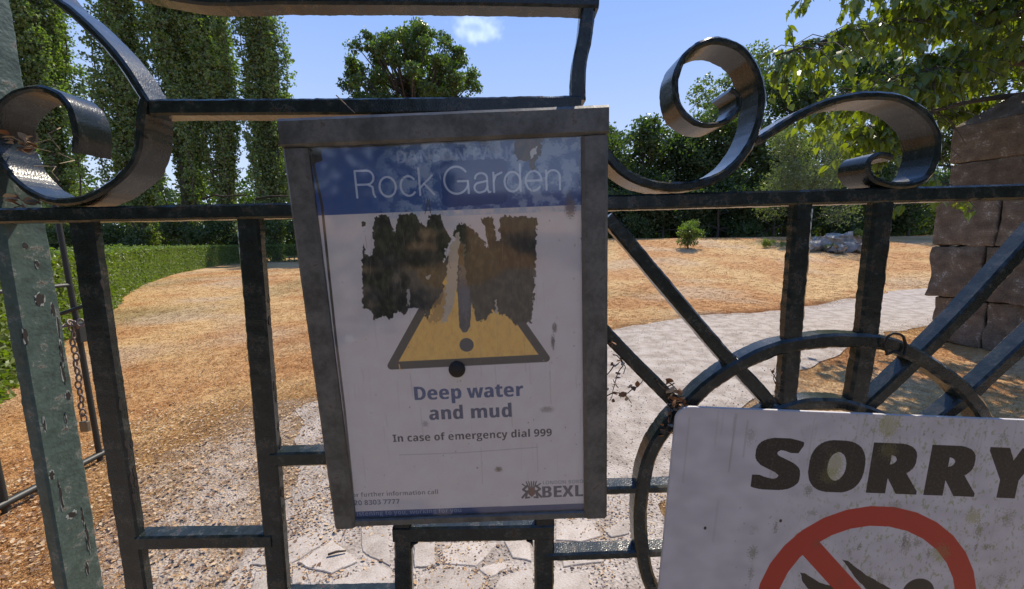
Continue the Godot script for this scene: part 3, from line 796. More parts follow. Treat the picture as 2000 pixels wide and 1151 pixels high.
func dry_leaf() -> ArrayMesh:
	var st := begin()
	st.set_smooth_group(1)
	var n := 5
	var rows := []
	var curl := rf(-2.2, 2.2)
	for i in n + 1:
		var f := float(i) / n
		var w := sin(PI * clampf(f * 0.94 + 0.05, 0, 1)) * 0.3
		var a := curl * f
		rows.append([Vector3(-w, 0.3 * w + sin(a) * 0.3 * f, cos(a * 0.5) * f), Vector3(0, sin(a) * 0.3 * f, cos(a * 0.5) * f), Vector3(w, 0.4 * w + sin(a) * 0.3 * f, cos(a * 0.5) * f)])
	for i in n:
		for k in 2: quad(st, rows[i][k], rows[i][k + 1], rows[i + 1][k + 1], rows[i + 1][k], Vector3.UP)
	return done(st)

func build_debris() -> void:
	var leaf_meshes := []
	for i in 5: leaf_meshes.append(dry_leaf())
	# a withered vine caught round the arch and the lower spoke
	var v := thing("withered_vine", Vector3(0, 0, GATE_Z), "withered brown vine tangled round the arch beside the white board", "vine")
	var st_lines := [PackedVector2Array([Vector2(0.2653, 1.1986), Vector2(0.2498, 1.1818), Vector2(0.2396, 1.1511), Vector2(0.2434, 1.1390)]), PackedVector2Array([Vector2(0.2545, 1.2256), Vector2(0.2407, 1.2073), Vector2(0.2596, 1.1817), Vector2(0.2507, 1.1596)]), PackedVector2Array([Vector2(0.1484, 1.2992), Vector2(0.1682, 1.2663), Vector2(0.1634, 1.2333), Vector2(0.1503, 1.2032)]), PackedVector2Array([Vector2(0.1502, 1.2066), Vector2(0.1720, 1.2098), Vector2(0.1918, 1.2246), Vector2(0.2091, 1.2345)]), PackedVector2Array([Vector2(0.1720, 1.2098), Vector2(0.1828, 1.1978), Vector2(0.1862, 1.1910)]), PackedVector2Array([Vector2(0.2237, 1.2310), Vector2(0.2403, 1.2191), Vector2(0.2557, 1.1970)]), PackedVector2Array([Vector2(0.1552, 1.2747), Vector2(0.1765, 1.2531), Vector2(0.1720, 1.2415)]), PackedVector2Array([Vector2(0.1588, 1.2566), Vector2(0.1512, 1.2376), Vector2(0.1433, 1.2318)]), PackedVector2Array([Vector2(0.2690, 1.2070), Vector2(0.2565, 1.1766), Vector2(0.2350, 1.1426)]), PackedVector2Array([Vector2(0.2087, 1.2494), Vector2(0.2321, 1.2225), Vector2(0.2652, 1.2020)]), PackedVector2Array([Vector2(0.2399, 1.2283), Vector2(0.2582, 1.2139), Vector2(0.2691, 1.1859)])]
	for l in st_lines:
		var q := catmull(l, 0.008)
		var pp := PackedVector3Array()
		for i in q.size(): pp.append(Vector3(q[i].x, q[i].y, 0.004 + 0.010 * sin(i * 0.9 + l.size())) + rv() * 0.002)
		part("stem", tube(pp, 0.0011, 0.0006, 5), M.twig, v)
	for c in [PackedVector2Array([Vector2(0.1501, 1.2927), Vector2(0.1586, 1.2664), Vector2(0.1692, 1.2597), Vector2(0.1639, 1.2433), Vector2(0.1561, 1.2334), Vector2(0.1516, 1.2200), Vector2(0.1599, 1.2082), Vector2(0.1728, 1.2114), Vector2(0.1886, 1.2230)]), PackedVector2Array([Vector2(0.2465, 1.2257), Vector2(0.2549, 1.2156), Vector2(0.2618, 1.2054), Vector2(0.2508, 1.1988), Vector2(0.2429, 1.1938), Vector2(0.2562, 1.1852), Vector2(0.2656, 1.1918), Vector2(0.2468, 1.1768), Vector2(0.2393, 1.1597), Vector2(0.2600, 1.1715), Vector2(0.2511, 1.1493), Vector2(0.2349, 1.1460), Vector2(0.2520, 1.2072), Vector2(0.2405, 1.2124)])]:
		for p in c:
			for k in 3:
				var l := part("leaf", leaf_meshes[rng.randi() % 5], M.dead if rng.randf() < 0.6 else M.dead_pale, v)
				l.transform = Transform3D(Basis(rv(), rf(0, TAU)).scaled(Vector3.ONE * rf(0.007, 0.015)), Vector3(p.x, p.y, rf(0.004, 0.012)) + rv() * 0.006)
	var d := thing("dried_sprig", Vector3(0, 0, GATE_Z), "dry brown sprig and leaf scraps caught against the upright spoke", "sprig")
	for l in [PackedVector2Array([Vector2(0.4139, 1.2264), Vector2(0.4047, 1.2423), Vector2(0.4011, 1.2473)]), PackedVector2Array([Vector2(0.4164, 1.2138), Vector2(0.4070, 1.2323), Vector2(0.4111, 1.2422)])]:
		var pp := PackedVector3Array()
		for q in l: pp.append(Vector3(q.x, q.y, 0.003))
		part("stem", tube(pp, 0.0008, 0.0004, 5), M.twig, d)
	for k in 9:
		var q := Vector2(0.4118, 1.2323) + Vector2(rf(-0.008, 0.006), rf(-0.014, 0.014))
		var l := part("leaf", leaf_meshes[k % 5], M.dead, d)
		l.transform = Transform3D(Basis(rv(), rf(0, TAU)).scaled(Vector3.ONE * rf(0.005, 0.009)), Vector3(q.x, q.y, 0.002))
	# scraps lodged in the left scroll
	var s := thing("leaf_scraps", Vector3(0, 0, GATE_Z), "pale dead leaf scraps and straw lodged in the curl beside the stile", "leaf litter")
	for k in 34:
		var f := rng.randf()
		var q := Vector2(-0.7260, 1.6036).lerp(Vector2(-0.6934, 1.5940), f) + Vector2(rf(-0.016, 0.008), rf(-0.014, 0.012))
		if k > 22: q = Vector2(-0.7458, 1.5142).lerp(Vector2(-0.7164, 1.5176), f) + Vector2(rf(-0.01, 0.01), rf(-0.006, 0.006))
		var l := part("leaf", leaf_meshes[k % 5], M.dead_pale if k % 3 else M.dead, s)
		l.transform = Transform3D(Basis(rv(), rf(0, TAU)).scaled(Vector3.ONE * rf(0.008, 0.022)), Vector3(q.x, q.y, rf(-0.02, 0.006)))
	for l in [PackedVector2Array([Vector2(-0.7359, 1.5894), Vector2(-0.7117, 1.6006), Vector2(-0.6882, 1.6075)]), PackedVector2Array([Vector2(-0.7226, 1.6064), Vector2(-0.7054, 1.5934), Vector2(-0.6940, 1.5904)]), PackedVector2Array([Vector2(-0.6838, 1.5888), Vector2(-0.6668, 1.5786), Vector2(-0.6586, 1.5684)]), PackedVector2Array([Vector2(-0.6793, 1.6259), Vector2(-0.6670, 1.6101), Vector2(-0.6657, 1.5901)]), PackedVector2Array([Vector2(-0.6246, 1.5344), Vector2(-0.5976, 1.5386), Vector2(-0.5720, 1.5442)]), PackedVector2Array([Vector2(-0.6417, 1.5213), Vector2(-0.6091, 1.5372), Vector2(-0.5768, 1.5530)]), PackedVector2Array([Vector2(-0.6951, 1.5651), Vector2(-0.6828, 1.5672), Vector2(-0.6768, 1.5577), Vector2(-0.6793, 1.5467)])]:
		var pp := PackedVector3Array()
		for q in l: pp.append(Vector3(q.x, q.y, rf(-0.03, 0.004)))
		part("straw", tube(pp, 0.0009, 0.0004, 5), M.dead_pale, s)
	# twigs on the long rail
	for e in [[PackedVector2Array([Vector2(-0.4666, 1.5166), Vector2(-0.4449, 1.5215), Vector2(-0.4315, 1.5192), Vector2(-0.3995, 1.5218)]), "thin dark twig lying on the long rail, the longer of two"], [PackedVector2Array([Vector2(-0.3864, 1.5157), Vector2(-0.3619, 1.5192), Vector2(-0.3332, 1.5182)]), "thin dark twig lying on the long rail close to the notice case"]]:
		var pp := PackedVector3Array()
		for q in e[0]: pp.append(Vector3(q.x, q.y + 0.001, -0.012 + rf(-0.004, 0.004)))
		var t := part("twig", tube(pp, 0.0018, 0.001, 6, 0.2), M.twig, self, Vector3(0, 0, GATE_Z))
		tag(t, e[1], "twig")
	# a broken straw across the upper rail, a loop of wire on the arch
	var pp2 := PackedVector3Array()
	for q in PackedVector2Array([Vector2(-0.2461, 1.6566), Vector2(-0.2329, 1.6439), Vector2(-0.2211, 1.6326)]): pp2.append(Vector3(q.x, q.y, 0.008))
	tag(part("straw_stalk", tube(pp2, 0.0009, 0.0005, 5), M.dead_pale, self, Vector3(0, 0, GATE_Z)), "single pale straw lying across the upper rail above the notice case", "straw")
	pp2 = PackedVector3Array()
	for q in catmull(PackedVector2Array([Vector2(0.5750, 1.2702), Vector2(0.5683, 1.2882), Vector2(0.5762, 1.3027), Vector2(0.5923, 1.3010), Vector2(0.6036, 1.2846), Vector2(0.5989, 1.2699), Vector2(0.5856, 1.2750), Vector2(0.5750, 1.2702)]), 0.004): pp2.append(Vector3(q.x, q.y, 0.010 + rf(-0.002, 0.002)))
	tag(part("wire_loop", tube(pp2, 0.002, 0.002, 6), M.iron, self, Vector3(0, 0, GATE_Z)), "black wire tied in a loop round the top of the arch", "wire")

# ---------------------------------------------------------------- the ground
func grid_mesh(xs: PackedFloat32Array, zs: PackedFloat32Array, lift: float, tint: Callable) -> ArrayMesh:
	var v := PackedVector3Array()
	var n := PackedVector3Array()
	var c := PackedColorArray()
	var ix := PackedInt32Array()
	for z in zs:
		for x in xs:
			v.append(Vector3(x, hgt(x, z) + lift, z))
			n.append(Vector3(hgt(x - 0.2, z) - hgt(x + 0.2, z), 0.4, hgt(x, z - 0.2) - hgt(x, z + 0.2)).normalized())
			c.append(tint.call(x, z))
	var w := xs.size()
	for j in zs.size() - 1:
		for i in w - 1:
			var a := j * w + i
			ix.append_array([a, a + 1, a + w, a + 1, a + w + 1, a + w])
	var arr := []
	arr.resize(Mesh.ARRAY_MAX)
	arr[Mesh.ARRAY_VERTEX] = v
	arr[Mesh.ARRAY_NORMAL] = n
	arr[Mesh.ARRAY_COLOR] = c
	arr[Mesh.ARRAY_INDEX] = ix
	var m := ArrayMesh.new()
	m.add_surface_from_arrays(Mesh.PRIMITIVE_TRIANGLES, arr)
	return m

var path_left := PackedVector2Array([Vector2(-1.281, -1.336), Vector2(-1.314, -1.559), Vector2(-1.423, -1.977), Vector2(-1.557, -2.462), Vector2(-1.712, -3.039), Vector2(-1.768, -3.862), Vector2(-1.190, -4.573), Vector2(-0.008, -5.434), Vector2(1.625, -6.558), Vector2(3.287, -7.399), Vector2(5.497, -8.344), Vector2(7.737, -9.270), Vector2(10.814, -10.716), Vector2(14.782, -12.550), Vector2(23.411, -16.230)])
var path_right := PackedVector2Array([Vector2(0.696, -1.315), Vector2(0.650, -1.534), Vector2(0.815, -1.832), Vector2(1.277, -2.409), Vector2(1.955, -3.183), Vector2(2.811, -4.063), Vector2(4.341, -5.207), Vector2(6.635, -6.507), Vector2(9.397, -7.913), Vector2(15.035, -10.358)])
var path_poly := PackedVector2Array()

func on_path(x: float, z: float) -> bool: return Geometry2D.is_point_in_polygon(Vector2(x, z), path_poly)

func straw_tint(x: float, z: float) -> Color:
	var n := bumps.get_noise_2d(x * 9.0, z * 9.0) + 0.6 * bumps.get_noise_2d(x * 30.0 + 60, z * 30.0)
	var c := Color(0.46, 0.24, 0.088).lerp(Color(0.55, 0.355, 0.155), clampf(n * 1.9 + 0.4, 0, 1))
	var g := clampf(bumps.get_noise_2d(x * 5.0 + 300, z * 5.0) * 2.8 - 0.25, 0, 1)
	var dust := clampf(bumps.get_noise_2d(x * 14.0 + 700, z * 14.0 + 100) * 2.6 - 0.35, 0, 1)
	return c.lerp(Color(0.25, 0.20, 0.08), g * 0.65).lerp(Color(0.5, 0.38, 0.25), dust * 0.6)

func ground_sheets() -> void:
	var xs := PackedFloat32Array()
	var zs := PackedFloat32Array()
	var s := -130.0
	while s < 130.0:
		xs.append(s)
		s += 0.22 if absf(s) < 12.0 else (0.8 if absf(s) < 34.0 else 8.0)
	s = -160.0
	while s < 40.0:
		zs.append(s)
		s += 0.22 if s > -13.0 and s < 0.0 else (0.8 if s > -40.0 and s < 0.0 else 8.0)
	var g := part("lawn_ground", grid_mesh(xs, zs, -0.012, straw_tint), M.lawn, self)
	tag(g, "sun-scorched orange brown lawn", "", "", "structure")
	# the gravel path: ragged edges cut from a fine strip
	var l := catmull(path_left, 0.12)
	path_poly = l.duplicate()
	var r := catmull(path_right, 0.12)
	for i in r.size(): path_poly.append(r[r.size() - 1 - i])
	var rag := PackedVector2Array()
	for p in path_poly: rag.append(p + Vector2(bumps.get_noise_2d(p.x * 40, p.y * 40), bumps.get_noise_2d(p.x * 40 + 99, p.y * 40)) * 0.22)
	path_poly = rag
	var pth := part("gravel_path", cut_sheet(path_poly, 0.002), M.gravel, self)
	tag(pth, "pale grey gravel path curving away to the right", "", "", "structure")
	# trodden soil between the lawn and the path
	var soil := catmull(PackedVector2Array([Vector2(-1.799, -1.342), Vector2(-1.841, -1.565), Vector2(-2.185, -2.071), Vector2(-2.470, -2.603), Vector2(-2.464, -3.222), Vector2(-2.132, -3.701), Vector2(-1.630, -4.169)]), 0.12)
	for p in catmull(PackedVector2Array([Vector2(-1.312, -3.849), Vector2(-1.535, -3.426), Vector2(-1.317, -2.580), Vector2(-1.193, -1.974), Vector2(-1.095, -1.556), Vector2(-1.091, -1.334)]), 0.12): soil.append(p)
	soil_poly = PackedVector2Array()
	for p in soil: soil_poly.append(p + Vector2(bumps.get_noise_2d(p.x * 40, p.y * 40), bumps.get_noise_2d(p.x * 40 + 99, p.y * 40)) * 0.3)
	tag(part("trodden_soil", cut_sheet(soil_poly, -0.004), M.soil, self), "bare brown soil along the path's edge", "", "", "structure")

var soil_poly := PackedVector2Array()

# a sheet of the given outline laid on the ground, in squares so that it follows the ground's shape
func cut_sheet(outline: PackedVector2Array, lift: float) -> ArrayMesh:
	var st := begin()
	st.set_smooth_group(1)
	var cell := 0.5
	for ci in range(-12, 60):
		for cj in range(-34, 0):
			var box := PackedVector2Array([Vector2(ci, cj) * cell, Vector2(ci + 1, cj) * cell, Vector2(ci + 1, cj + 1) * cell, Vector2(ci, cj + 1) * cell])
			for poly in Geometry2D.intersect_polygons(box, outline):
				var ix := Geometry2D.triangulate_polygon(poly)
				for k in range(0, ix.size(), 3):
					var q := []
					for e in 3:
						var p: Vector2 = poly[ix[k + e]]
						q.append(Vector3(p.x, hgt(p.x, p.y) + lift, p.y))
					tri(st, q[0], q[1], q[2], Vector3.UP)
	return done(st)

func lane() -> void:
	var l := part("lane", block(Vector3(60, 0.1, 7.0), 0.01), M.lane, self, Vector3(0, -0.045, 3.6))  # unseen lane, added to bounce warm light onto the gate's front
	tag(l, "pale paved lane before the gate, unseen, added for bounced light", "", "", "structure")

func paving() -> void:
	var root := Node3D.new()
	root.name = "crazy_paving"
	add_child(root)
	tag(root, "crazy paving of pale stone slabs beyond the gate", "", "", "structure")
	var polys := [PackedVector2Array([Vector2(-1.109, -1.829), Vector2(-0.999, -1.899), Vector2(-0.919, -1.847), Vector2(-0.933, -1.790), Vector2(-1.020, -1.682), Vector2(-1.074, -1.682)]), PackedVector2Array([Vector2(-0.895, -1.833), Vector2(-0.794, -1.762), Vector2(-0.712, -1.689), Vector2(-0.805, -1.624), Vector2(-0.935, -1.660), Vector2(-0.994, -1.690), Vector2(-0.925, -1.783)]), PackedVector2Array([Vector2(-0.779, -1.906), Vector2(-0.645, -1.927), Vector2(-0.559, -1.661), Vector2(-0.719, -1.754)]), PackedVector2Array([Vector2(-0.495, -1.813), Vector2(-0.385, -1.812), Vector2(-0.358, -1.664), Vector2(-0.447, -1.654)]), PackedVector2Array([Vector2(-0.360, -1.812), Vector2(-0.079, -1.808), Vector2(-0.119, -1.724), Vector2(-0.176, -1.662), Vector2(-0.322, -1.672)]), PackedVector2Array([Vector2(-0.346, -1.652), Vector2(-0.183, -1.639), Vector2(-0.137, -1.591), Vector2(-0.137, -1.428), Vector2(-0.399, -1.431), Vector2(-0.419, -1.589)]), PackedVector2Array([Vector2(-0.734, -1.610), Vector2(-0.616, -1.682), Vector2(-0.545, -1.643), Vector2(-0.476, -1.432), Vector2(-0.738, -1.435), Vector2(-0.789, -1.589)]), PackedVector2Array([Vector2(0.215, -1.972), Vector2(0.402, -1.953), Vector2(0.433, -1.841), Vector2(0.321, -1.802), Vector2(0.198, -1.810)]), PackedVector2Array([Vector2(0.442, -1.881), Vector2(0.597, -1.966), Vector2(0.570, -1.854), Vector2(0.473, -1.827)]), PackedVector2Array([Vector2(-0.066, -1.601), Vector2(0.081, -1.647), Vector2(0.069, -1.425), Vector2(-0.121, -1.427)]), PackedVector2Array([Vector2(-0.163, -1.650), Vector2(-0.059, -1.692), Vector2(-0.031, -1.648), Vector2(-0.113, -1.596)]), PackedVector2Array([Vector2(-1.196, -1.681), Vector2(-1.175, -1.738), Vector2(-1.118, -1.674)]), PackedVector2Array([Vector2(-1.000, -1.661), Vector2(-0.941, -1.649), Vector2(-0.910, -1.580), Vector2(-0.950, -1.567)]), PackedVector2Array([Vector2(-0.926, -1.643), Vector2(-0.815, -1.608), Vector2(-0.866, -1.556)]), PackedVector2Array([Vector2(-1.151, -1.646), Vector2(-1.023, -1.661), Vector2(-0.909, -1.459), Vector2(-1.078, -1.461)]), PackedVector2Array([Vector2(0.206, -1.774), Vector2(0.403, -1.784), Vector2(0.404, -1.677), Vector2(0.215, -1.651)]), PackedVector2Array([Vector2(-0.050, -1.811), Vector2(0.075, -1.836), Vector2(0.080, -1.682), Vector2(-0.013, -1.707)]), PackedVector2Array([Vector2(-0.931, -1.531), Vector2(-0.811, -1.550), Vector2(-0.735, -1.391), Vector2(-0.877, -1.393)]), PackedVector2Array([Vector2(0.121, -1.610), Vector2(0.324, -1.621), Vector2(0.311, -1.445), Vector2(0.087, -1.425)]), PackedVector2Array([Vector2(-0.838, -2.029), Vector2(-0.650, -2.047), Vector2(-0.630, -1.957), Vector2(-0.785, -1.929)]), PackedVector2Array([Vector2(-0.594, -2.046), Vector2(-0.291, -2.058), Vector2(-0.267, -1.866), Vector2(-0.519, -1.852)]), PackedVector2Array([Vector2(-0.249, -2.057), Vector2(0.044, -2.070), Vector2(0.064, -1.861), Vector2(-0.236, -1.855)])]
	for i in polys.size():
		var poly: PackedVector2Array = polys[i]
		var c := Vector2.ZERO
		for p in poly: c += p / poly.size()
		var loc := PackedVector2Array()
		for k in poly.size():
			var a: Vector2 = poly[k]
			var b: Vector2 = poly[(k + 1) % poly.size()]
			for e in 3:
				var q := a.lerp(b, e / 3.0)
				loc.append(Vector2(q.x - c.x, -(q.y - c.y)) * 0.975 + Vector2(rf(-1, 1), rf(-1, 1)) * 0.004)
		var m := part("paving_slab", slab(loc, -0.04, 0.0, 0.003), M.slab[i % 3], root, Vector3(c.x, 0.008 + rf(-0.002, 0.002), c.y))
		m.rotation = Vector3(-PI / 2 + rf(-0.008, 0.008), rf(-0.008, 0.008), 0)

func scatter() -> void:
	# dry grass tufts: one mass, more of it close by
	var st := begin()
	st.set_smooth_group(-1)
	for k in 9:
		var a := rf(0, TAU)
		var r := Vector3(cos(a), 0, sin(a))
		var b := r * rf(0.0, 0.02)
		var lean := rf(0.5, 1.45)
		var tip := b + Vector3(0, cos(lean), 0) * 0.035 + Vector3(cos(a + 0.6), 0, sin(a + 0.6)) * sin(lean) * rf(0.02, 0.05)
		var s := r.cross(Vector3.UP) * 0.0012
		tri(st, b - s, b + s, b.lerp(tip, 0.5) + Vector3(0, 0.005, 0) + s, Vector3.UP)
		tri(st, b - s, b.lerp(tip, 0.5) + Vector3(0, 0.005, 0) + s, tip, Vector3.UP)
	var tuft := done(st)
	var xf: Array[Transform3D] = []
	var cols := PackedColorArray()
	while xf.size() < 130000:
		var d := 1.6 + 25.0 * pow(rng.randf(), 2.0)
		var a := rf(-0.98, 0.98)
		var x := sin(a) * d * 1.15
		var z := -cos(a) * d
		var edge := on_path(x, z)
		if edge and not (rng.randf() < 0.02 + (0.8 * clampf(bumps.get_noise_2d(x * 25, z * 25) * 2.0 + 0.15, 0, 1) if x < -0.14 * d else 0.0)): continue
		if Geometry2D.is_point_in_polygon(Vector2(x, z), soil_poly) and rng.randf() > 0.12 + 1.3 * bumps.get_noise_2d(x * 25, z * 25): continue
		if z < -1.5 and x > -1.0 and x < 0.6 and z > -2.15: continue
		var sc := rf(0.5, 1.0) * (1.0 + d * 0.035) * (0.6 if edge else 1.0)
		xf.append(Transform3D(Basis(Vector3.UP, rf(0, TAU)).scaled(Vector3(sc * 1.15, sc * rf(0.4, 0.75), sc * 1.15)), Vector3(x, hgt(x, z) - 0.012, z)))
		var c := straw_tint(x, z) * rf(0.97, 1.18)
		if rng.randf() < 0.03: c = Color(0.6, 0.48, 0.28)
		elif rng.randf() < 0.02: c = Color(0.2, 0.12, 0.06)
		cols.append(c)
	# frayed rims: straw creeping in over the path
	for k in 34000:
		var q := path_poly[rng.randi() % path_poly.size()] if k % 3 else soil_poly[rng.randi() % soil_poly.size()]
		q += Vector2(rng.randfn(), rng.randfn()) * (0.2 if q.x < -0.2 else 0.15)
		if q.length() > 13.0 or q.y > -1.3: continue
		var sc := rf(0.4, 0.9) * (1.0 + q.length() * 0.035)
		xf.append(Transform3D(Basis(Vector3.UP, rf(0, TAU)).scaled(Vector3(sc, sc * rf(0.4, 0.75), sc)), Vector3(q.x, hgt(q.x, q.y) - 0.006, q.y)))
		cols.append(straw_tint(q.x, q.y) * rf(0.8, 1.25))
	var mm := multi("dry_grass", tuft, xf, cols, M.tinted)
	tag(mm, "short dry straw-coloured grass covering the lawn", "grass", "", "stuff")
	# fallen leaves and bark scraps, thick at the left beyond the stile
	var leaf := dry_leaf()
	xf = []
	cols = PackedColorArray()
	while xf.size() < 14000:
		var x := rf(-6.5, 2.4) if xf.size() % 2 else rf(-3.2, -0.6)
		var z := rf(-7.0, -1.0) if xf.size() % 2 else rf(-3.6, -1.3)
		var keep := clampf(1.5 - (x + 3.2) * 0.45, 0.06, 1.0) * clampf(1.5 + z * 0.22, 0.03, 1.0)
		if xf.size() > 10000:
			x = rf(-1.2, 0.9)
			z = rf(-2.3, -1.4)
			keep = clampf(bumps.get_noise_2d(x * 60, z * 60) * 3.0 + 0.5, 0, 1)
		if rng.randf() > keep: continue
		var b := Basis(Vector3.UP, rf(0, TAU)) * Basis(Vector3.RIGHT, rf(-0.4, 0.4))
		xf.append(Transform3D(b.scaled(Vector3.ONE * (rf(0.006, 0.03) if xf.size() < 10000 else rf(0.005, 0.016))), Vector3(x, hgt(x, z) + 0.006, z)))
		cols.append(Color(0.36, 0.21, 0.1).lerp(Color(0.52, 0.4, 0.26), rng.randf()) if rng.randf() < 0.6 else Color(0.16, 0.09, 0.05))
	tag(multi("leaf_litter", leaf, xf, cols, M.tinted), "curled brown fallen leaves and straw on the ground", "leaf litter", "", "stuff")
	# loose stones on the path
	var peb := block(Vector3(1, 0.6, 0.8), 0.2, 0.12, 1)
	xf = []
	cols = PackedColorArray()
	while xf.size() < 9000:
		var d := 1.5 + 8.0 * pow(rng.randf(), 1.6)
		var a := rf(-0.75, 0.95)
		var x := sin(a) * d * 1.1
		var z := -cos(a) * d
		if not on_path(x, z) and rng.randf() > 0.06: continue
		xf.append(Transform3D(Basis(rv(), rf(0, TAU)).scaled(Vector3.ONE * rf(0.003, 0.011) * (1.6 if rng.randf() < 0.05 else 1.0)), Vector3(x, hgt(x, z) + 0.003, z)))
		var t := rf(0.55, 1.15)
		cols.append(Color(0.36, 0.30, 0.25) * t if rng.randf() < 0.93 else Color(0.13, 0.1, 0.08))
	tag(multi("loose_gravel", peb, xf, cols, M.tinted), "small loose stones strewn over the path", "gravel", "", "stuff")
	var tw := part("fallen_twig", tube(PackedVector3Array([Vector3(-0.04, 0, 0.012), Vector3(-0.005, 0.004, 0.0), Vector3(0.035, 0.0, -0.01)]), 0.006, 0.004, 7, 0.2), M.twig, self, Vector3(-0.824, 0.000, -1.734) + Vector3(0, 0.019, 0))
	tag(tw, "short brown stick lying on a paving slab", "stick")

func multi(called: String, mesh: Mesh, xf: Array[Transform3D], cols: PackedColorArray, m: Material) -> MultiMeshInstance3D:
	var mm := MultiMesh.new()
	mm.transform_format = MultiMesh.TRANSFORM_3D
	mm.use_colors = true
	mm.mesh = mesh
	mm.instance_count = xf.size()
	for i in xf.size():
		mm.set_instance_transform(i, xf[i])
		mm.set_instance_color(i, cols[i])
	var o := MultiMeshInstance3D.new()
	o.name = called
	o.multimesh = mm
	o.material_override = m
	add_child(o)
	return o

# ---------------------------------------------------------------- planting and stone
func hedge() -> void:
	var line := catmull(PackedVector2Array([Vector2(-3.601, -2.442), Vector2(-4.641, -3.621), Vector2(-6.048, -5.285), Vector2(-7.444, -7.128), Vector2(-9.188, -9.497), Vector2(-12.105, -13.192), Vector2(-15.348, -18.304), Vector2(-18.030, -23.680), Vector2(-19.565, -28.546), Vector2(-18.985, -31.116), Vector2(-16.823, -31.428), Vector2(-13.748, -31.566)]), 0.35)
	var t := thing("clipped_hedge", Vector3.ZERO, "long clipped green hedge curving along the lawn's edge", "hedge")
	var st := begin()
	var pts := PackedVector3Array()
	for i in line.size():
		var tg := (line[mini(i + 1, line.size() - 1)] - line[maxi(i - 1, 0)]).normalized()
		var n := Vector2(tg.y, -tg.x)
		var foot := Vector3(line[i].x + n.x * 0.45, 0.0, line[i].y + n.y * 0.45)
		for k in 3: add_tube(st, PackedVector3Array([foot + rv() * Vector3(0.1, 0, 0.1) - Vector3(0, 0.05, 0), foot + Vector3(rf(-0.2, 0.2), 0.6, rf(-0.2, 0.2)), foot + Vector3(rf(-0.35, 0.35), 1.2, rf(-0.35, 0.35))]), 0.018, 0.006, 5)
		if i == line.size() - 1: continue
		var far := line[i].length()
		var cnt := int(clampf(8400.0 / far, 220, 880))
		var seg := line[i].distance_to(line[i + 1]) / 0.35
		for k in int(cnt * seg):
			var p := line[i].lerp(line[i + 1], rng.randf())
			var f := rng.randf()
			var o := 0.03 + 0.1 * rng.randf()
			var y := rng.randf() * 1.3
			if f > 0.68:
				o = rf(0.03, 0.85)
				y = 1.26 + rf(-0.04, 0.06) + 0.03 * bumps.get_noise_2d(p.x * 20, p.y * 20)
			else:
				o += 0.09 * bumps.get_noise_3d(p.x * 14, y * 14, p.y * 14) + 0.04
			if k % 3 == 0 and f <= 0.68: o = rf(0.15, 0.8)
			elif k % 40 == 0: y += 0.1
			pts.append(Vector3(p.x + n.x * o, y, p.y + n.y * o))
	part("stems", done(st), M.bark, t)
	part("foliage", foliage(pts, 2, 0.05, 0.075, 0.62, Color(0.12, 0.17, 0.05), Color(0.27, 0.33, 0.11)), M.leaf_bright, t)

func poplar(called: String, at: Vector3, h: float, r: float, label: String) -> Node3D:
	var t := thing(called, at, label, "tree", "lombardy poplars beyond the hedge")
	var st := begin()
	add_tube(st, PackedVector3Array([Vector3(0, -0.2, 0), Vector3(0, h * 0.3, 0), Vector3(0.1, h * 0.7, 0), Vector3(0, h * 0.97, 0)]), 0.36, 0.05, 9, 0.05)
	var pts := PackedVector3Array()
	for k in 38:
		var a := rf(0, TAU)
		var y0 := rf(-0.5, h * 0.58)
		var rr := r * rf(0.3, 1.12)
		var len := rf(h * 0.28, h * 0.5)
		var line := PackedVector3Array()
		for i in 7:
			var f := i / 6.0
			var env := rr * sin(clampf(f * 1.15, 0, 1) * PI * 0.5) * clampf(1.25 - (y0 + len * f) / h, 0.12, 1.0)
			line.append(Vector3(cos(a + f * 0.4) * env, minf(y0 + len * f, h), sin(a + f * 0.4) * env))
		add_tube(st, line, 0.07, 0.015, 5)
		for i in 150:
			var f := rng.randf()
			var q := line[int(f * 5.99)].lerp(line[int(f * 5.99) + 1], fmod(f * 5.99, 1.0))
			pts.append(q + rv() * Vector3(0.55, 0.95, 0.55) * pow(rng.randf(), 0.6))
	part("trunk", done(st), M.bark, t)
	part("crown", foliage(pts, 8, 0.28, 0.185, 0.85, Color(0.14, 0.185, 0.07), Color(0.36, 0.42, 0.19), 0.3), M.leaf, t)
	return t

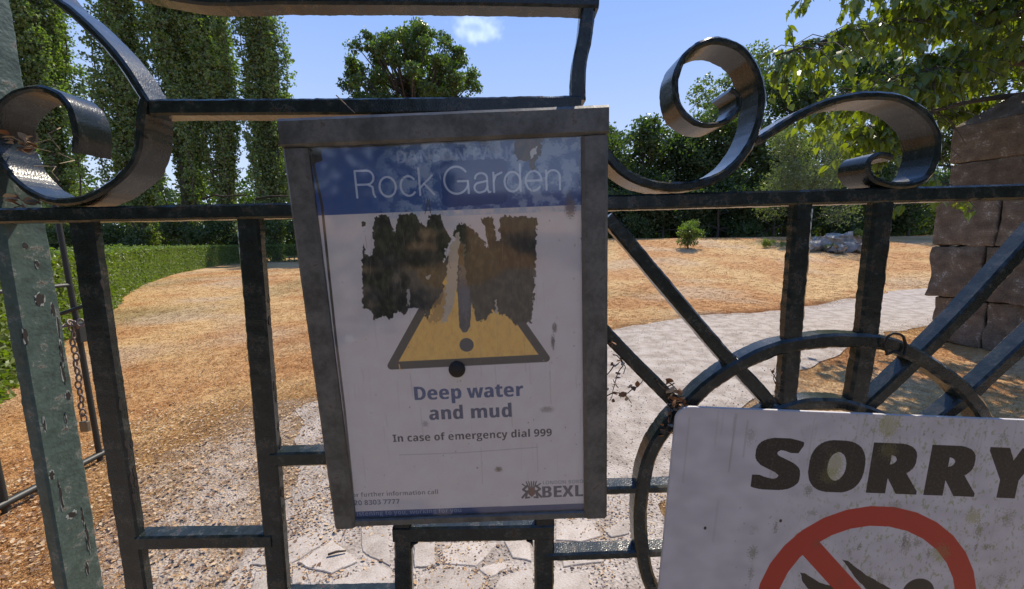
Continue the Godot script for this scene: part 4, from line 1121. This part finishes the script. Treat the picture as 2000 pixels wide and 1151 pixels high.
func trees() -> void:
	var pa := poplar("poplar_tree", Vector3(-19.6, 0, -34.5), 26.0, 2.6, "tall slender poplar at the end of its row, against open sky")
	var pb := poplar("poplar_tree", Vector3(-22.6, 0, -33.5), 27.0, 2.6, "tall slender poplar second from the open end of its row")
	var k := 0
	for e in [[-25.6, -33.0, 1.02], [-28.2, -32.0, 0.98], [-33.4, -31.0, 1.0], [-36.2, -30.5, 1.05], [-39.0, -30.0, 1.0], [-43.0, -31.0, 1.04]]:
		var lab: String = ["tall poplar third from the open end of its row", "tall poplar beside the strip of sky that parts the row", "tall poplar on the far side of the strip of sky", "tall poplar half behind the iron sweep and scroll", "tall poplar seen beside the gate's stile", "tall poplar hidden behind the gate's stile"][k]
		copy(pa if k % 2 else pb, Vector3(e[0], 0, e[1]), rf(0, TAU), e[2], lab)
		k += 1
	# the round-headed tree standing alone
	var blobs := []
	var R := RandomNumberGenerator.new()
	R.seed = 21
	for i in 320:
		var d := Vector3(R.randfn(), R.randfn(), R.randfn()).normalized() * (0.3 + 0.68 * pow(R.randf(), 0.45))
		if d.y < -0.6: continue
		blobs.append([Vector3(d.x * (6.6 - 0.3 * d.y), 14.0 + d.y * 7.4, d.z * (6.6 - 0.3 * d.y)), Vector3(0.8, 0.6, 0.8) * R.randf_range(0.6, 1.1), 24])
	tree("round_tree", Vector3(-9.2, 0, -41), 16.0, 0.5, blobs, 9, 0.36, 0.24, 0.75, Color(0.08, 0.115, 0.042), Color(0.19, 0.235, 0.085), "dark round-headed tree standing alone against the sky", "")
	# paler trees behind, left of the round tree
	for e in [[-19.0, -50.0, 14.0, 3.4, "pale yellow green treetop between the poplars and the round tree", 0], [-22.5, -49.0, 14.5, 3.0, "lower yellow green treetop beside the end poplar", 0], [19.5, -40.0, 16.0, 4.2, "pale yellow green treetop rising above the dark trees, behind the big scroll", 1]]:
		blobs = []
		for i in 14:
			var a := R.randf() * TAU
			var y: float = e[2] * R.randf_range(0.35, 0.94)
			blobs.append([Vector3(cos(a) * e[3] * R.randf() * 0.8, y, sin(a) * e[3] * R.randf() * 0.8), Vector3(1.5, 1.5, 1.5), 110])
		tree("pale_tree", Vector3(e[0], hgt(e[0], e[1]), e[1]), e[2] * 0.7, 0.25, blobs, 6, 0.35, 0.26, 0.6, Color(0.12, 0.15, 0.04), Color(0.22, 0.25, 0.08), e[4], "pale trees behind")
	# the belt of dark trees on the right
	k = 0
	for e in [[6.2, -29.0, 7.6, 3.0], [9.2, -30.0, 8.4, 2.8], [12.4, -31.0, 7.8, 2.8], [15.5, -30.0, 9.0, 3.0], [19.5, -29.5, 12.5, 3.2], [24.0, -28.5, 12.8, 3.3], [29.0, -27.0, 13.5, 3.6]]:
		blobs = []
		for i in 44:
			var a := R.randf() * TAU
			var f := R.randf()
			var y: float = e[2] * (0.08 + 0.86 * f)
			var rr: float = e[3] * sqrt(R.randf()) * (1.0 - 0.45 * f)
			blobs.append([Vector3(cos(a) * rr, y, sin(a) * rr), Vector3(1.15, 1.1, 1.15) * R.randf_range(0.7, 1.1), 60])
		tree("dark_tree", Vector3(e[0], hgt(e[0], e[1]), e[1]), e[2] * 0.75, 0.22, blobs, 6, 0.34, 0.24, 0.62, Color(0.06, 0.095, 0.042), Color(0.14, 0.175, 0.075), ["dark green tree rising just beside the notice case", "tall dark tree seen left of the big scroll", "dark tree seen through the big scroll's ring", "dark tree with its top above the join of the two scrolls", "dark tree behind the silvery bush", "dark tree seen through the arched scroll", "dark tree behind the stone pillar"][k], "dark trees along the park's edge")
		k += 1
	# street trees across the lane, behind the viewer: they shade the gate's front from the open sky and show in the glazing
	for e in [[-4.2, 5.5, 10.5, 3.2, "leafy street tree across the lane facing the gate's stile"], [5.2, 6.0, 11.5, 3.4, "leafy street tree across the lane facing the white board"], [-10.0, 4.5, 10.0, 3.4, "leafy street tree along the lane on the stile's side"], [11.0, 4.5, 10.0, 3.4, "leafy street tree along the lane on the pillar's side"]]:
		blobs = []
		for i in 52:
			var a := R.randf() * TAU
			var f := R.randf()
			blobs.append([Vector3(cos(a), 0, sin(a)) * e[3] * sqrt(R.randf()) * (1.0 - 0.4 * f) + Vector3(0, e[2] * (0.06 + 0.88 * f), 0), Vector3(1.3, 1.2, 1.3), 34])
		tree("street_tree", Vector3(e[0], 0, e[1]), e[2] * 0.7, 0.22, blobs, 6, 0.34, 0.32, 0.62, Color(0.06, 0.095, 0.042), Color(0.14, 0.175, 0.075), e[4], "street trees across the lane")
	# silvery bush and small shrubs in front of the belt
	blobs = []
	for i in 22:
		var a := R.randf() * TAU
		var y := R.randf_range(0.8, 5.6)
		var rr := 2.5 * sqrt(R.randf()) * (1.0 - 0.09 * y)
		blobs.append([Vector3(cos(a) * rr, y, sin(a) * rr), Vector3(0.9, 0.8, 0.9), 120])
	tree("silvery_bush", Vector3(15.3, hgt(15.3, -21.5), -21.5), 3.5, 0.12, blobs, 6, 0.24, 0.12, 0.4, Color(0.17, 0.19, 0.12), Color(0.30, 0.31, 0.22), "silvery grey-green bush under the arched scroll", "", "bush")
	blobs = []
	for i in 12:
		var a := R.randf() * TAU
		blobs.append([Vector3(cos(a) * 0.5 * R.randf(), R.randf_range(0.2, 1.1), sin(a) * 0.5 * R.randf()), Vector3(0.35, 0.25, 0.35), 50])
	tree("light_shrub", Vector3(8.0, hgt(8.0, -18.6), -18.6), 0.8, 0.04, blobs, 6, 0.1, 0.09, 0.5, Color(0.13, 0.18, 0.05), Color(0.22, 0.28, 0.09), "small light green shrub on the lawn before the dark trees", "", "shrub", M.leaf_bright)
	for e in [[11.7, -18.6, "low yellow green plant at the lawn's edge near the rocks"], [13.55, -17.2, "small green plant growing among the grey rocks"], [15.0, -17.6, "yellow green tuft on top of the grey rocks"]]:
		blobs = []
		for i in 6: blobs.append([Vector3(R.randf_range(-0.4, 0.4), R.randf_range(0.08, 0.3), R.randf_range(-0.2, 0.2)), Vector3(0.15, 0.12, 0.15), 24])
		tree("low_plant", Vector3(e[0], hgt(e[0], e[1]) + (0.45 if e[0] > 14.0 else 0.0), e[1]), 0.2, 0.015, blobs, 5, 0.07, 0.09, 0.3, Color(0.16, 0.2, 0.05), Color(0.28, 0.32, 0.1), e[2], "low plants by the rocks", "plant", M.leaf_bright)
	# dense shrubs that close the view under the trees
	k = 0
	for e in [[-33.0, -29.5], [-29.0, -30.5], [-25.0, -31.8], [-21.0, -33.0], [-16.0, -35.0], [-11.0, -36.0], [-6.0, -35.0], [-1.0, -33.0], [3.4, -29.0], [6.6, -26.5], [9.8, -26.8], [13.2, -26.5], [16.6, -26.2], [20.2, -25.6], [24.0, -25.0], [28.0, -24.0]]:
		blobs = []
		for i in 12:
			blobs.append([Vector3(R.randf_range(-2.0, 2.0), R.randf_range(0.2, 3.0), R.randf_range(-0.9, 0.9)), Vector3(0.9, 0.7, 0.8), 90])
		tree("understory_shrub", Vector3(e[0], hgt(e[0], e[1]), e[1]), 2.2, 0.1, blobs, 6, 0.3, 0.19, 0.6, Color(0.06, 0.095, 0.042), Color(0.14, 0.175, 0.075), ("dense dark shrub in the shade of the poplars behind the hedge" if e[0] < -18.0 else ("dense dark shrub in the shade behind the notice case" if e[0] < 5.0 else "dense dark shrub in the shade of the trees above the lawn's bank")), "dark shrubs under the trees", "shrub")
		k += 1
	# the wood beyond, one mass
	var pts := PackedVector3Array()
	for i in 24000:
		var x := rf(-75, 75)
		pts.append(Vector3(x, pow(rng.randf(), 1.5) * (8.5 + 2.5 * bumps.get_noise_1d(x * 12.0)) + hgt(x, -45.0), rf(-58, -46)))
	tag(part("far_woodland", foliage(pts, 6, 0.7, 0.42, 0.7, Color(0.06, 0.095, 0.042), Color(0.14, 0.175, 0.075)), M.leaf, self), "dark distant wood beyond the park", "woodland", "", "stuff")

func maple_leaf(lobes: int) -> ArrayMesh:
	var st := begin()
	st.set_smooth_group(-1)
	var pts := [Vector3(0, 0, 0)]
	var out := [[0.06, 0.12], [0.34, 0.06], [0.24, 0.28], [0.46, 0.42], [0.22, 0.5], [0.2, 0.66], [0.0, 1.0]] if lobes > 3 else [[0.1, 0.1], [0.26, 0.22], [0.3, 0.42], [0.22, 0.65], [0.1, 0.85], [0.0, 1.0]]
	var fold := rf(0.15, 0.5)
	var bend := rf(0.1, 0.45)
	for sg in [-1.0, 1.0]:
		for i in out.size() - 1:
			var q := []
			for e in [out[i], out[i + 1], [0.0, out[i + 1][1]], [0.0, out[i][1]]]:
				q.append(Vector3(sg * e[0], absf(e[0]) * fold - bend * e[1] * e[1], e[1]))
			quad(st, q[0], q[1], q[2], q[3], Vector3.UP)
	return done(st)

func near_tree() -> void:
	# a broad-leaved tree to the right, its trunk behind the pillar, boughs reaching in over the path
	var t := thing("overhanging_tree", Vector3(7.6, 0, -5.8), "broad-leaved tree with yellow green sunlit leaves hanging over the stone pillar", "tree")
	var st := begin()
	add_tube(st, PackedVector3Array([Vector3(0, -0.1, 0), Vector3(0.05, 1.6, 0), Vector3(0, 3.2, 0.05), Vector3(-0.2, 5.2, 0)]), 0.24, 0.12, 10, 0.05)
	part("trunk", done(st), M.bark, t)
	var meshes := []
	for i in 6: meshes.append(maple_leaf(5 if i < 4 else 3))
	var spots := []
	# bough: start on the trunk, then its way; twigs hang from it
	for b in [[Vector3(0, 4.2, 0), Vector3(-2.2, 4.3, 0.6), Vector3(-4.8, 3.35, 1.2)], [Vector3(0, 4.8, 0), Vector3(-2.2, 5.0, 0.7), Vector3(-4.4, 4.1, 1.2)], [Vector3(0, 3.6, 0), Vector3(-2.0, 3.7, 0.6), Vector3(-3.9, 2.95, 1.2), 0.5], [Vector3(0, 3.3, 0), Vector3(-1.8, 3.3, 0.4), Vector3(-3.5, 2.6, 0.9), 0.7], [Vector3(0, 4.4, 0), Vector3(-1.8, 4.6, 0.5), Vector3(-3.4, 4.0, 1.0)], [Vector3(-3.0, 3.15, 1.1), Vector3(-3.05, 2.5, 1.2), Vector3(-3.1, 1.85, 1.25), 0.3], [Vector3(0, 5.0, 0), Vector3(-1.5, 5.4, 0.6), Vector3(-2.8, 4.6, 1.2)], [Vector3(0, 3.8, 0), Vector3(-1.0, 4.0, 0.8), Vector3(-2.0, 3.8, 1.4)], [Vector3(0, 4.9, 0), Vector3(-0.8, 4.9, 0.8), Vector3(-1.8, 4.2, 1.5)], [Vector3(0, 4.0, 0), Vector3(-1.6, 4.0, -0.2), Vector3(-3.2, 3.3, -0.4)], [Vector3(0, 4.7, 0), Vector3(-1.4, 4.8, -0.5), Vector3(-2.9, 4.3, -0.8)], [Vector3(0, 3.4, 0), Vector3(-1.2, 3.4, -0.6), Vector3(-2.4, 3.0, -0.9)]]:
		var line := PackedVector3Array()
		for i in 9:
			var f := i / 8.0
			line.append((b[0] as Vector3).lerp(b[1], f).lerp((b[1] as Vector3).lerp(b[2], f), f))
		st = begin()
		add_tube(st, line, 0.05 if b[0].x > -1.0 else 0.012, 0.01 if b[0].x > -1.0 else 0.004, 7)
		for k in (110 if b[0].x > -1.0 else 12):
			var f := rf(b[3] if b.size() > 3 else 0.25, 1.0)
			var o := line[int(f * 7.99)].lerp(line[int(f * 7.99) + 1], fmod(f * 7.99, 1.0))
			var d := rv() * Vector3(1, 0.6, 1)
			var tip := o + d * rf(0.25, 0.6) + Vector3(0, -rf(0.05, 0.4), 0)
			var mid := o.lerp(tip, 0.5) + Vector3(0, 0.08, 0)
			add_tube(st, PackedVector3Array([o, mid, tip]), 0.007, 0.003, 4)
			for i in 8:
				var g := rf(0.25, 1.0)
				spots.append(o.lerp(mid, g).lerp(mid.lerp(tip, g), g))
		part("bough", done(st), M.bark, t)
	# the leaves: the 300 that show largest singly, the rest together
	spots.shuffle()
	var order := []
	for s in spots: order.append([s.z + rf(0, 1.2) - (3.0 if s.x > -1.6 else 0.0), s])
	order.sort_custom(func(a, b): return a[0] > b[0])
	var rest := begin()
	for i in order.size():
		var s: Vector3 = order[i][1]
		if s.x > -2.9 and s.y < 3.1: continue # pruned back above the pillar
		var b := Basis(Vector3.UP, rf(0, TAU)) * Basis(Vector3.RIGHT, rf(0.5, 1.45)) * Basis(Vector3.BACK, rf(-0.5, 0.5))
		var x := Transform3D(b.scaled(Vector3.ONE * rf(0.075, 0.155)), s)
		if i < 300:
			var l := part("leaf", meshes[i % 6], M.maple[i % 3], t)
			l.transform = x
		else:
			rest.append_from(meshes[i % 6], 0, x)
	tag(part("more_leaves", rest.commit(), M.maple[1], t), "", "", "", "stuff")

func pillar() -> void:
	var t := thing("stone_pillar", Vector3(6.42, 0, -5.35), "rough brown stone gate pillar with a sloping coping stone", "pillar")
	t.rotation.y = deg_to_rad(13)
	var y := 0.0
	var w := 0.98
	part("core", block(Vector3(0.62, 2.3, 0.62), 0.02), M.mortar, t, Vector3(0, 1.15, 0))
	var c := 0
	while y < 1.95:
		var h: float = [0.62, 0.7, 0.66, 0.6, 0.5, 0.5][c % 6]
		var in_ := 0.07 if c == 0 else 0.0
		# four stones a course, turned like a pinwheel
		var cut: float = [0.3, 0.42, 0.34, 0.38][c % 4]
		for k in 4:
			var a := PI / 2 * k
			var l := w - in_ * 2 - cut
			var m := part("stone", block(Vector3(l - 0.008, h - 0.008, cut - 0.004), 0.016, 0.03, 8), M.stone[(c + k * 2) % 3], t)
			m.transform = Transform3D(Basis(Vector3.UP, a), Basis(Vector3.UP, a) * Vector3(-w / 2 + in_ + l / 2, 0, w / 2 - in_ - cut / 2) + Vector3(0, y + h / 2, 0))
		y += h
		c += 1
	part("neck_stone", block(Vector3(0.84, 0.42, 0.84), 0.02, 0.02, 4), M.stone[1], t, Vector3(0, y + 0.21, 0))
	y += 0.42
	part("coping_band", block(Vector3(0.88, 0.48, 0.88), 0.02, 0.02, 4), M.stone[0], t, Vector3(0, y + 0.24, 0))
	y += 0.48
	var st := begin()
	st.set_smooth_group(-1)
	var b := [Vector3(-0.44, 0, -0.44), Vector3(0.44, 0, -0.44), Vector3(0.44, 0, 0.44), Vector3(-0.44, 0, 0.44)]
	var e := [Vector3(-0.06, 0.34, -0.06), Vector3(0.06, 0.34, -0.06), Vector3(0.06, 0.34, 0.06), Vector3(-0.06, 0.34, 0.06)]
	for i in 4: quad(st, b[i], b[(i + 1) % 4], e[(i + 1) % 4], e[i], b[i] + b[(i + 1) % 4] + Vector3(0, 0.3, 0))
	quad(st, e[0], e[1], e[2], e[3], Vector3.UP)
	part("coping_top", done(st), M.stone[2], t, Vector3(0, y - 0.005, 0))

func rocks() -> void:
	var k := 0
	for e in [[12.9, -17.6, 1.1, 0.55, 0.7], [13.7, -17.9, 1.2, 0.8, 0.8], [14.5, -18.2, 1.3, 0.95, 0.9], [13.3, -17.0, 0.7, 0.35, 0.5], [14.1, -17.2, 0.9, 0.45, 0.6], [15.3, -18.4, 1.1, 0.8, 0.8]]:
		var lab: String = ["grey rock at the near end of the outcrop, broad and low", "grey weathered rock behind the outcrop's front stones", "tallest grey rock of the outcrop", "smallest grey rock at the foot of the outcrop", "low grey rock in front of the tallest one", "grey rock at the far end of the outcrop"][k]
		var m := part("rock", block(Vector3(e[2] * 1.25, e[3] * 0.6, e[4]), 0.05, 0.2, 10), M.rock, self, Vector3(e[0], hgt(e[0], e[1]) + e[3] * 0.3, e[1]))
		m.rotation = Vector3(rf(-0.15, 0.15), rf(0, TAU), rf(-0.15, 0.15))
		tag(m, lab, "rock", "rocks of the outcrop")
		k += 1

# ---------------------------------------------------------------- materials
func materials() -> void:
	var n1 := noise_bytes(512, 0.012, 4, 1)
	var n2 := noise_bytes(512, 0.06, 3, 2)
	var n3 := noise_bytes(512, 0.16, 2, 3)
	var cell := noise_bytes(512, 0.05, 2, 4, FastNoiseLite.TYPE_CELLULAR)
	var fine := gray_tex(n3, 512)
	var mid := gray_tex(n2, 512)
	var p := StandardMaterial3D.new()
	p.albedo_texture = ramp_tex(512, [[n1, 0.55], [n2, 0.3], [n3, 0.15]], [[0.0, Color(0.008, 0.008, 0.008)], [0.3, Color(0.012, 0.015, 0.015)], [0.5, Color(0.017, 0.023, 0.022)], [0.62, Color(0.023, 0.031, 0.029)], [0.66, Color(0.075, 0.078, 0.072)], [0.7, Color(0.045, 0.03, 0.02)], [1.0, Color(0.04, 0.025, 0.018)]])
	p.roughness = 0.22
	p.clearcoat_enabled = true
	p.clearcoat = 0.2
	p.metallic_specular = 0.4
	p.clearcoat_roughness = 0.16
	tri_tex(p, 4.0, fine, 0.03)
	M.paint = p
	# the gate's paint made paler for the stile: sunlight put into its colour
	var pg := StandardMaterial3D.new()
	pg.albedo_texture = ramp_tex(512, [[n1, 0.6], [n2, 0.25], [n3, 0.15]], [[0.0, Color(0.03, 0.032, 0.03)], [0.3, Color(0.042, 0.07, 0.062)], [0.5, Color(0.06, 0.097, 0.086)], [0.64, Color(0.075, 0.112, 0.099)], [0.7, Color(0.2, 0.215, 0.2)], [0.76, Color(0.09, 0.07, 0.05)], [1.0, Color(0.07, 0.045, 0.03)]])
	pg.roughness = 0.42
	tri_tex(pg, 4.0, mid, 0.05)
	M.sunlit_paint = pg
	M.rail_paint = mat(Color(0.025, 0.028, 0.026), 0.5)
	M.flake = mat(Color(0.3, 0.33, 0.31), 0.6)
	M.iron = mat(Color(0.018, 0.014, 0.012), 0.7)
	var al := mat(Color(1, 1, 1), 0.48, 0.35)
	al.albedo_texture = ramp_tex(512, [[n1, 0.6], [n2, 0.25], [n3, 0.15]], [[0.0, Color(0.045, 0.042, 0.04)], [0.35, Color(0.085, 0.083, 0.08)], [0.55, Color(0.125, 0.123, 0.12)], [0.7, Color(0.16, 0.155, 0.15)], [0.8, Color(0.11, 0.085, 0.07)], [1.0, Color(0.09, 0.06, 0.04)]])
	tri_tex(al, 3.0, fine, 0.01)
	M.alloy = al
	M.plastic = mat(Color(0.58, 0.56, 0.57), 0.4)
	var pane := StandardMaterial3D.new()
	pane.albedo_color = Color(0.4, 0.4, 0.4, 0.03)
	pane.transparency = BaseMaterial3D.TRANSPARENCY_ALPHA
	pane.roughness = 0.06
	M.pane = pane
	M.steel = mat(Color(0.16, 0.12, 0.1), 0.5, 0.4)
	M.brass = mat(Color(0.2, 0.17, 0.12), 0.45, 0.5)
	M.twig = mat(Color(0.07, 0.05, 0.035), 0.9)
	M.dead = mat(Color(0.22, 0.10, 0.045), 0.85)
	M.dead_pale = mat(Color(0.34, 0.27, 0.2), 0.85)
	var bark := mat(Color(0.09, 0.075, 0.06), 0.9)
	tri_tex(bark, 1.5, mid, 1.5)
	M.bark = bark
	var lawn := StandardMaterial3D.new()
	lawn.vertex_color_use_as_albedo = true
	lawn.albedo_texture = ramp_tex(512, [[n2, 0.35], [n3, 0.65]], [[0.0, Color(0.55, 0.53, 0.5)], [0.4, Color(0.8, 0.8, 0.78)], [0.6, Color(1, 1, 1)], [1.0, Color(1, 1, 1)]])
	lawn.roughness = 0.95
	tri_tex(lawn, 0.9, fine, 1.0)
	M.lawn = lawn
	var gr := StandardMaterial3D.new()
	gr.albedo_texture = ramp_tex(512, [[n1, 0.5], [n2, 0.2], [n3, 0.3]], [[0.0, Color(0.14, 0.11, 0.088)], [0.34, Color(0.25, 0.21, 0.176)], [0.5, Color(0.335, 0.288, 0.248)], [0.66, Color(0.40, 0.352, 0.31)], [1.0, Color(0.46, 0.415, 0.375)]])
	gr.roughness = 0.95
	tri_tex(gr, 0.63, fine, 0.8)
	M.gravel = gr
	var so := StandardMaterial3D.new()
	so.albedo_texture = ramp_tex(512, [[n1, 0.5], [n2, 0.25], [n3, 0.25]], [[0.0, Color(0.14, 0.105, 0.08)], [0.35, Color(0.255, 0.2, 0.155)], [0.5, Color(0.33, 0.268, 0.215)], [0.65, Color(0.39, 0.325, 0.265)], [1.0, Color(0.45, 0.385, 0.325)]])
	so.roughness = 0.95
	tri_tex(so, 0.8, fine, 1.2)
	M.soil = so
	var bounce_mat := StandardMaterial3D.new()
	bounce_mat.albedo_texture = ramp_tex(256, [[noise_bytes(256, 0.02, 3, 70), 0.4], [noise_bytes(256, 0.25, 2, 71), 0.6]], [[0.0, Color(0.17, 0.14, 0.115)], [0.5, Color(0.26, 0.22, 0.185)], [1.0, Color(0.33, 0.29, 0.25)]])
	bounce_mat.roughness = 0.9
	tri_tex(bounce_mat, 1.0)
	M.lane = bounce_mat
	M.slab = []
	for k in 3:
		var sl := StandardMaterial3D.new()
		var t: float = [0.95, 1.06, 0.88][k]
		sl.albedo_texture = ramp_tex(256, [[noise_bytes(256, 0.02, 4, 20 + k), 0.5], [noise_bytes(256, 0.2, 2, 30 + k), 0.5]], [[0.0, Color(0.2, 0.165, 0.135) * t], [0.42, Color(0.36, 0.31, 0.265) * t], [0.65, Color(0.43, 0.38, 0.335) * t], [1.0, Color(0.5, 0.455, 0.41) * t]])
		sl.roughness = 0.9
		tri_tex(sl, 1.6, fine, 0.15)
		M.slab.append(sl)
	var tinted := StandardMaterial3D.new()
	tinted.vertex_color_use_as_albedo = true
	tinted.roughness = 0.9
	tinted.cull_mode = BaseMaterial3D.CULL_DISABLED
	M.tinted = tinted
	M.leaf = leaf_mat(0.4, Color(0.85, 1.0, 0.35))
	M.leaf_bright = leaf_mat(0.45, Color(0.88, 1.0, 0.32))
	M.maple = []
	for c in [Color(0.06, 0.11, 0.022), Color(0.085, 0.13, 0.025), Color(0.12, 0.16, 0.03)]:
		var m := mat(c, 0.42)
		m.cull_mode = BaseMaterial3D.CULL_DISABLED
		m.backlight_enabled = true
		m.backlight = Color(0.48, 0.55, 0.06)
		M.maple.append(m)
	M.stone = []
	for k in 3:
		var s := StandardMaterial3D.new()
		var t: float = [1.0, 0.93, 1.07][k]
		s.albedo_texture = ramp_tex(256, [[noise_bytes(256, 0.015, 5, 40 + k), 0.6], [noise_bytes(256, 0.12, 3, 50 + k), 0.4]], [[0.0, Color(0.06, 0.045, 0.033) * t], [0.38, Color(0.13, 0.1, 0.072) * t], [0.55, Color(0.175, 0.136, 0.098) * t], [0.7, Color(0.22, 0.18, 0.135) * t], [0.78, Color(0.42, 0.4, 0.36) * t], [1.0, Color(0.46, 0.44, 0.4) * t]])
		s.roughness = 0.92
		tri_tex(s, 1.3, mid, 1.2)
		M.stone.append(s)
	M.mortar = mat(Color(0.13, 0.1, 0.075), 0.95)
	var rk := StandardMaterial3D.new()
	rk.albedo_texture = ramp_tex(256, [[noise_bytes(256, 0.02, 5, 60), 0.6], [noise_bytes(256, 0.14, 3, 61), 0.4]], [[0.0, Color(0.09, 0.085, 0.07)], [0.42, Color(0.24, 0.22, 0.185)], [0.6, Color(0.36, 0.33, 0.285)], [0.8, Color(0.45, 0.42, 0.37)], [1.0, Color(0.5, 0.48, 0.42)]])
	rk.roughness = 0.9
	tri_tex(rk, 0.9, mid, 3.0)
	M.rock = rk

func sky_cover() -> ImageTexture:
	# one small cloud over the round tree and a few thin streaks all round
	var w := 2048
	var h := 1024
	var im := Image.create(w, h, false, Image.FORMAT_RGBA8)
	im.fill(Color(1, 1, 1, 0))
	var n := FastNoiseLite.new()
	n.frequency = 0.05
	n.fractal_octaves = 4
	n.seed = 3
	var at := CLOUD_AT
	for y in range(int(at.y) - 30, int(at.y) + 30):
		for x in range(int(at.x) - 40, int(at.x) + 40):
			var d := Vector2((x - at.x) / 19.0, (y - at.y) / 9.5).length()
			var hole := Vector2((x - at.x + 1.0) / 7.0, (y - at.y + 0.5) / 2.4).length()
			var a := clampf(1.05 - d + n.get_noise_2d(x * 2.0, y * 2.5) * 0.55, 0, 1) * clampf(hole * 0.7, 0.35, 1.0)
			im.set_pixel(posmod(x, w), y, Color(1, 1, 1, clampf(a * 0.7, 0, 0.6)))
	return ImageTexture.create_from_image(im)

const CLOUD_AT := Vector2(2024, 367)

func _ready() -> void:
	rng.seed = 7
	seed(7)
	bumps.seed = 11
	bumps.frequency = 0.02
	bumps.fractal_octaves = 2
	# camera, sky, sun, exposure
	var cam := Camera3D.new()
	cam.name = "camera"
	add_child(cam)
	cam.position = Vector3(0, 1.45, 0)
	cam.rotation = Vector3(deg_to_rad(-7.5), 0, deg_to_rad(-0.6))
	cam.fov = 71.46
	cam.near = 0.05
	cam.far = 600.0
	cam.current = true
	var env := Environment.new()
	env.background_mode = Environment.BG_SKY
	var sm := ProceduralSkyMaterial.new()
	sm.sky_top_color = Color(0.40, 0.585, 0.89)
	sm.sky_horizon_color = Color(0.84, 0.895, 0.965)
	sm.sky_curve = 0.25
	sm.ground_bottom_color = Color(0.42, 0.36, 0.28)
	sm.ground_horizon_color = Color(0.55, 0.55, 0.52)
	sm.sky_cover = sky_cover()
	sm.sky_cover_modulate = Color(0.8, 0.8, 0.8)
	var sky := Sky.new()
	sky.sky_material = sm
	env.sky = sky
	env.tonemap_mode = Environment.TONE_MAPPER_LINEAR
	env.tonemap_exposure = 1.25
	env.sdfgi_enabled = true
	env.ssao_enabled = true
	env.ssil_enabled = true
	var we := WorldEnvironment.new()
	we.name = "world_environment"
	we.environment = env
	add_child(we)
	var sun := DirectionalLight3D.new()
	sun.name = "sun"
	sun.light_energy = 1.6
	sun.light_color = Color(1.0, 0.95, 0.87)
	sun.light_angular_distance = 0.5
	sun.shadow_enabled = true
	add_child(sun)
	var el := deg_to_rad(53.0)
	var az := deg_to_rad(25.0)
	sun.look_at_from_position(Vector3(sin(az) * cos(el), sin(el), -cos(az) * cos(el)) * 50.0, Vector3.ZERO)
	materials()
	ground_sheets()
	lane()
	paving()
	pillar()
	hedge()
	trees()
	near_tree()
	rocks()
	build_gate()
	build_notice()
	build_board()
	build_railing()
	build_debris()
	scatter()
	print("built")
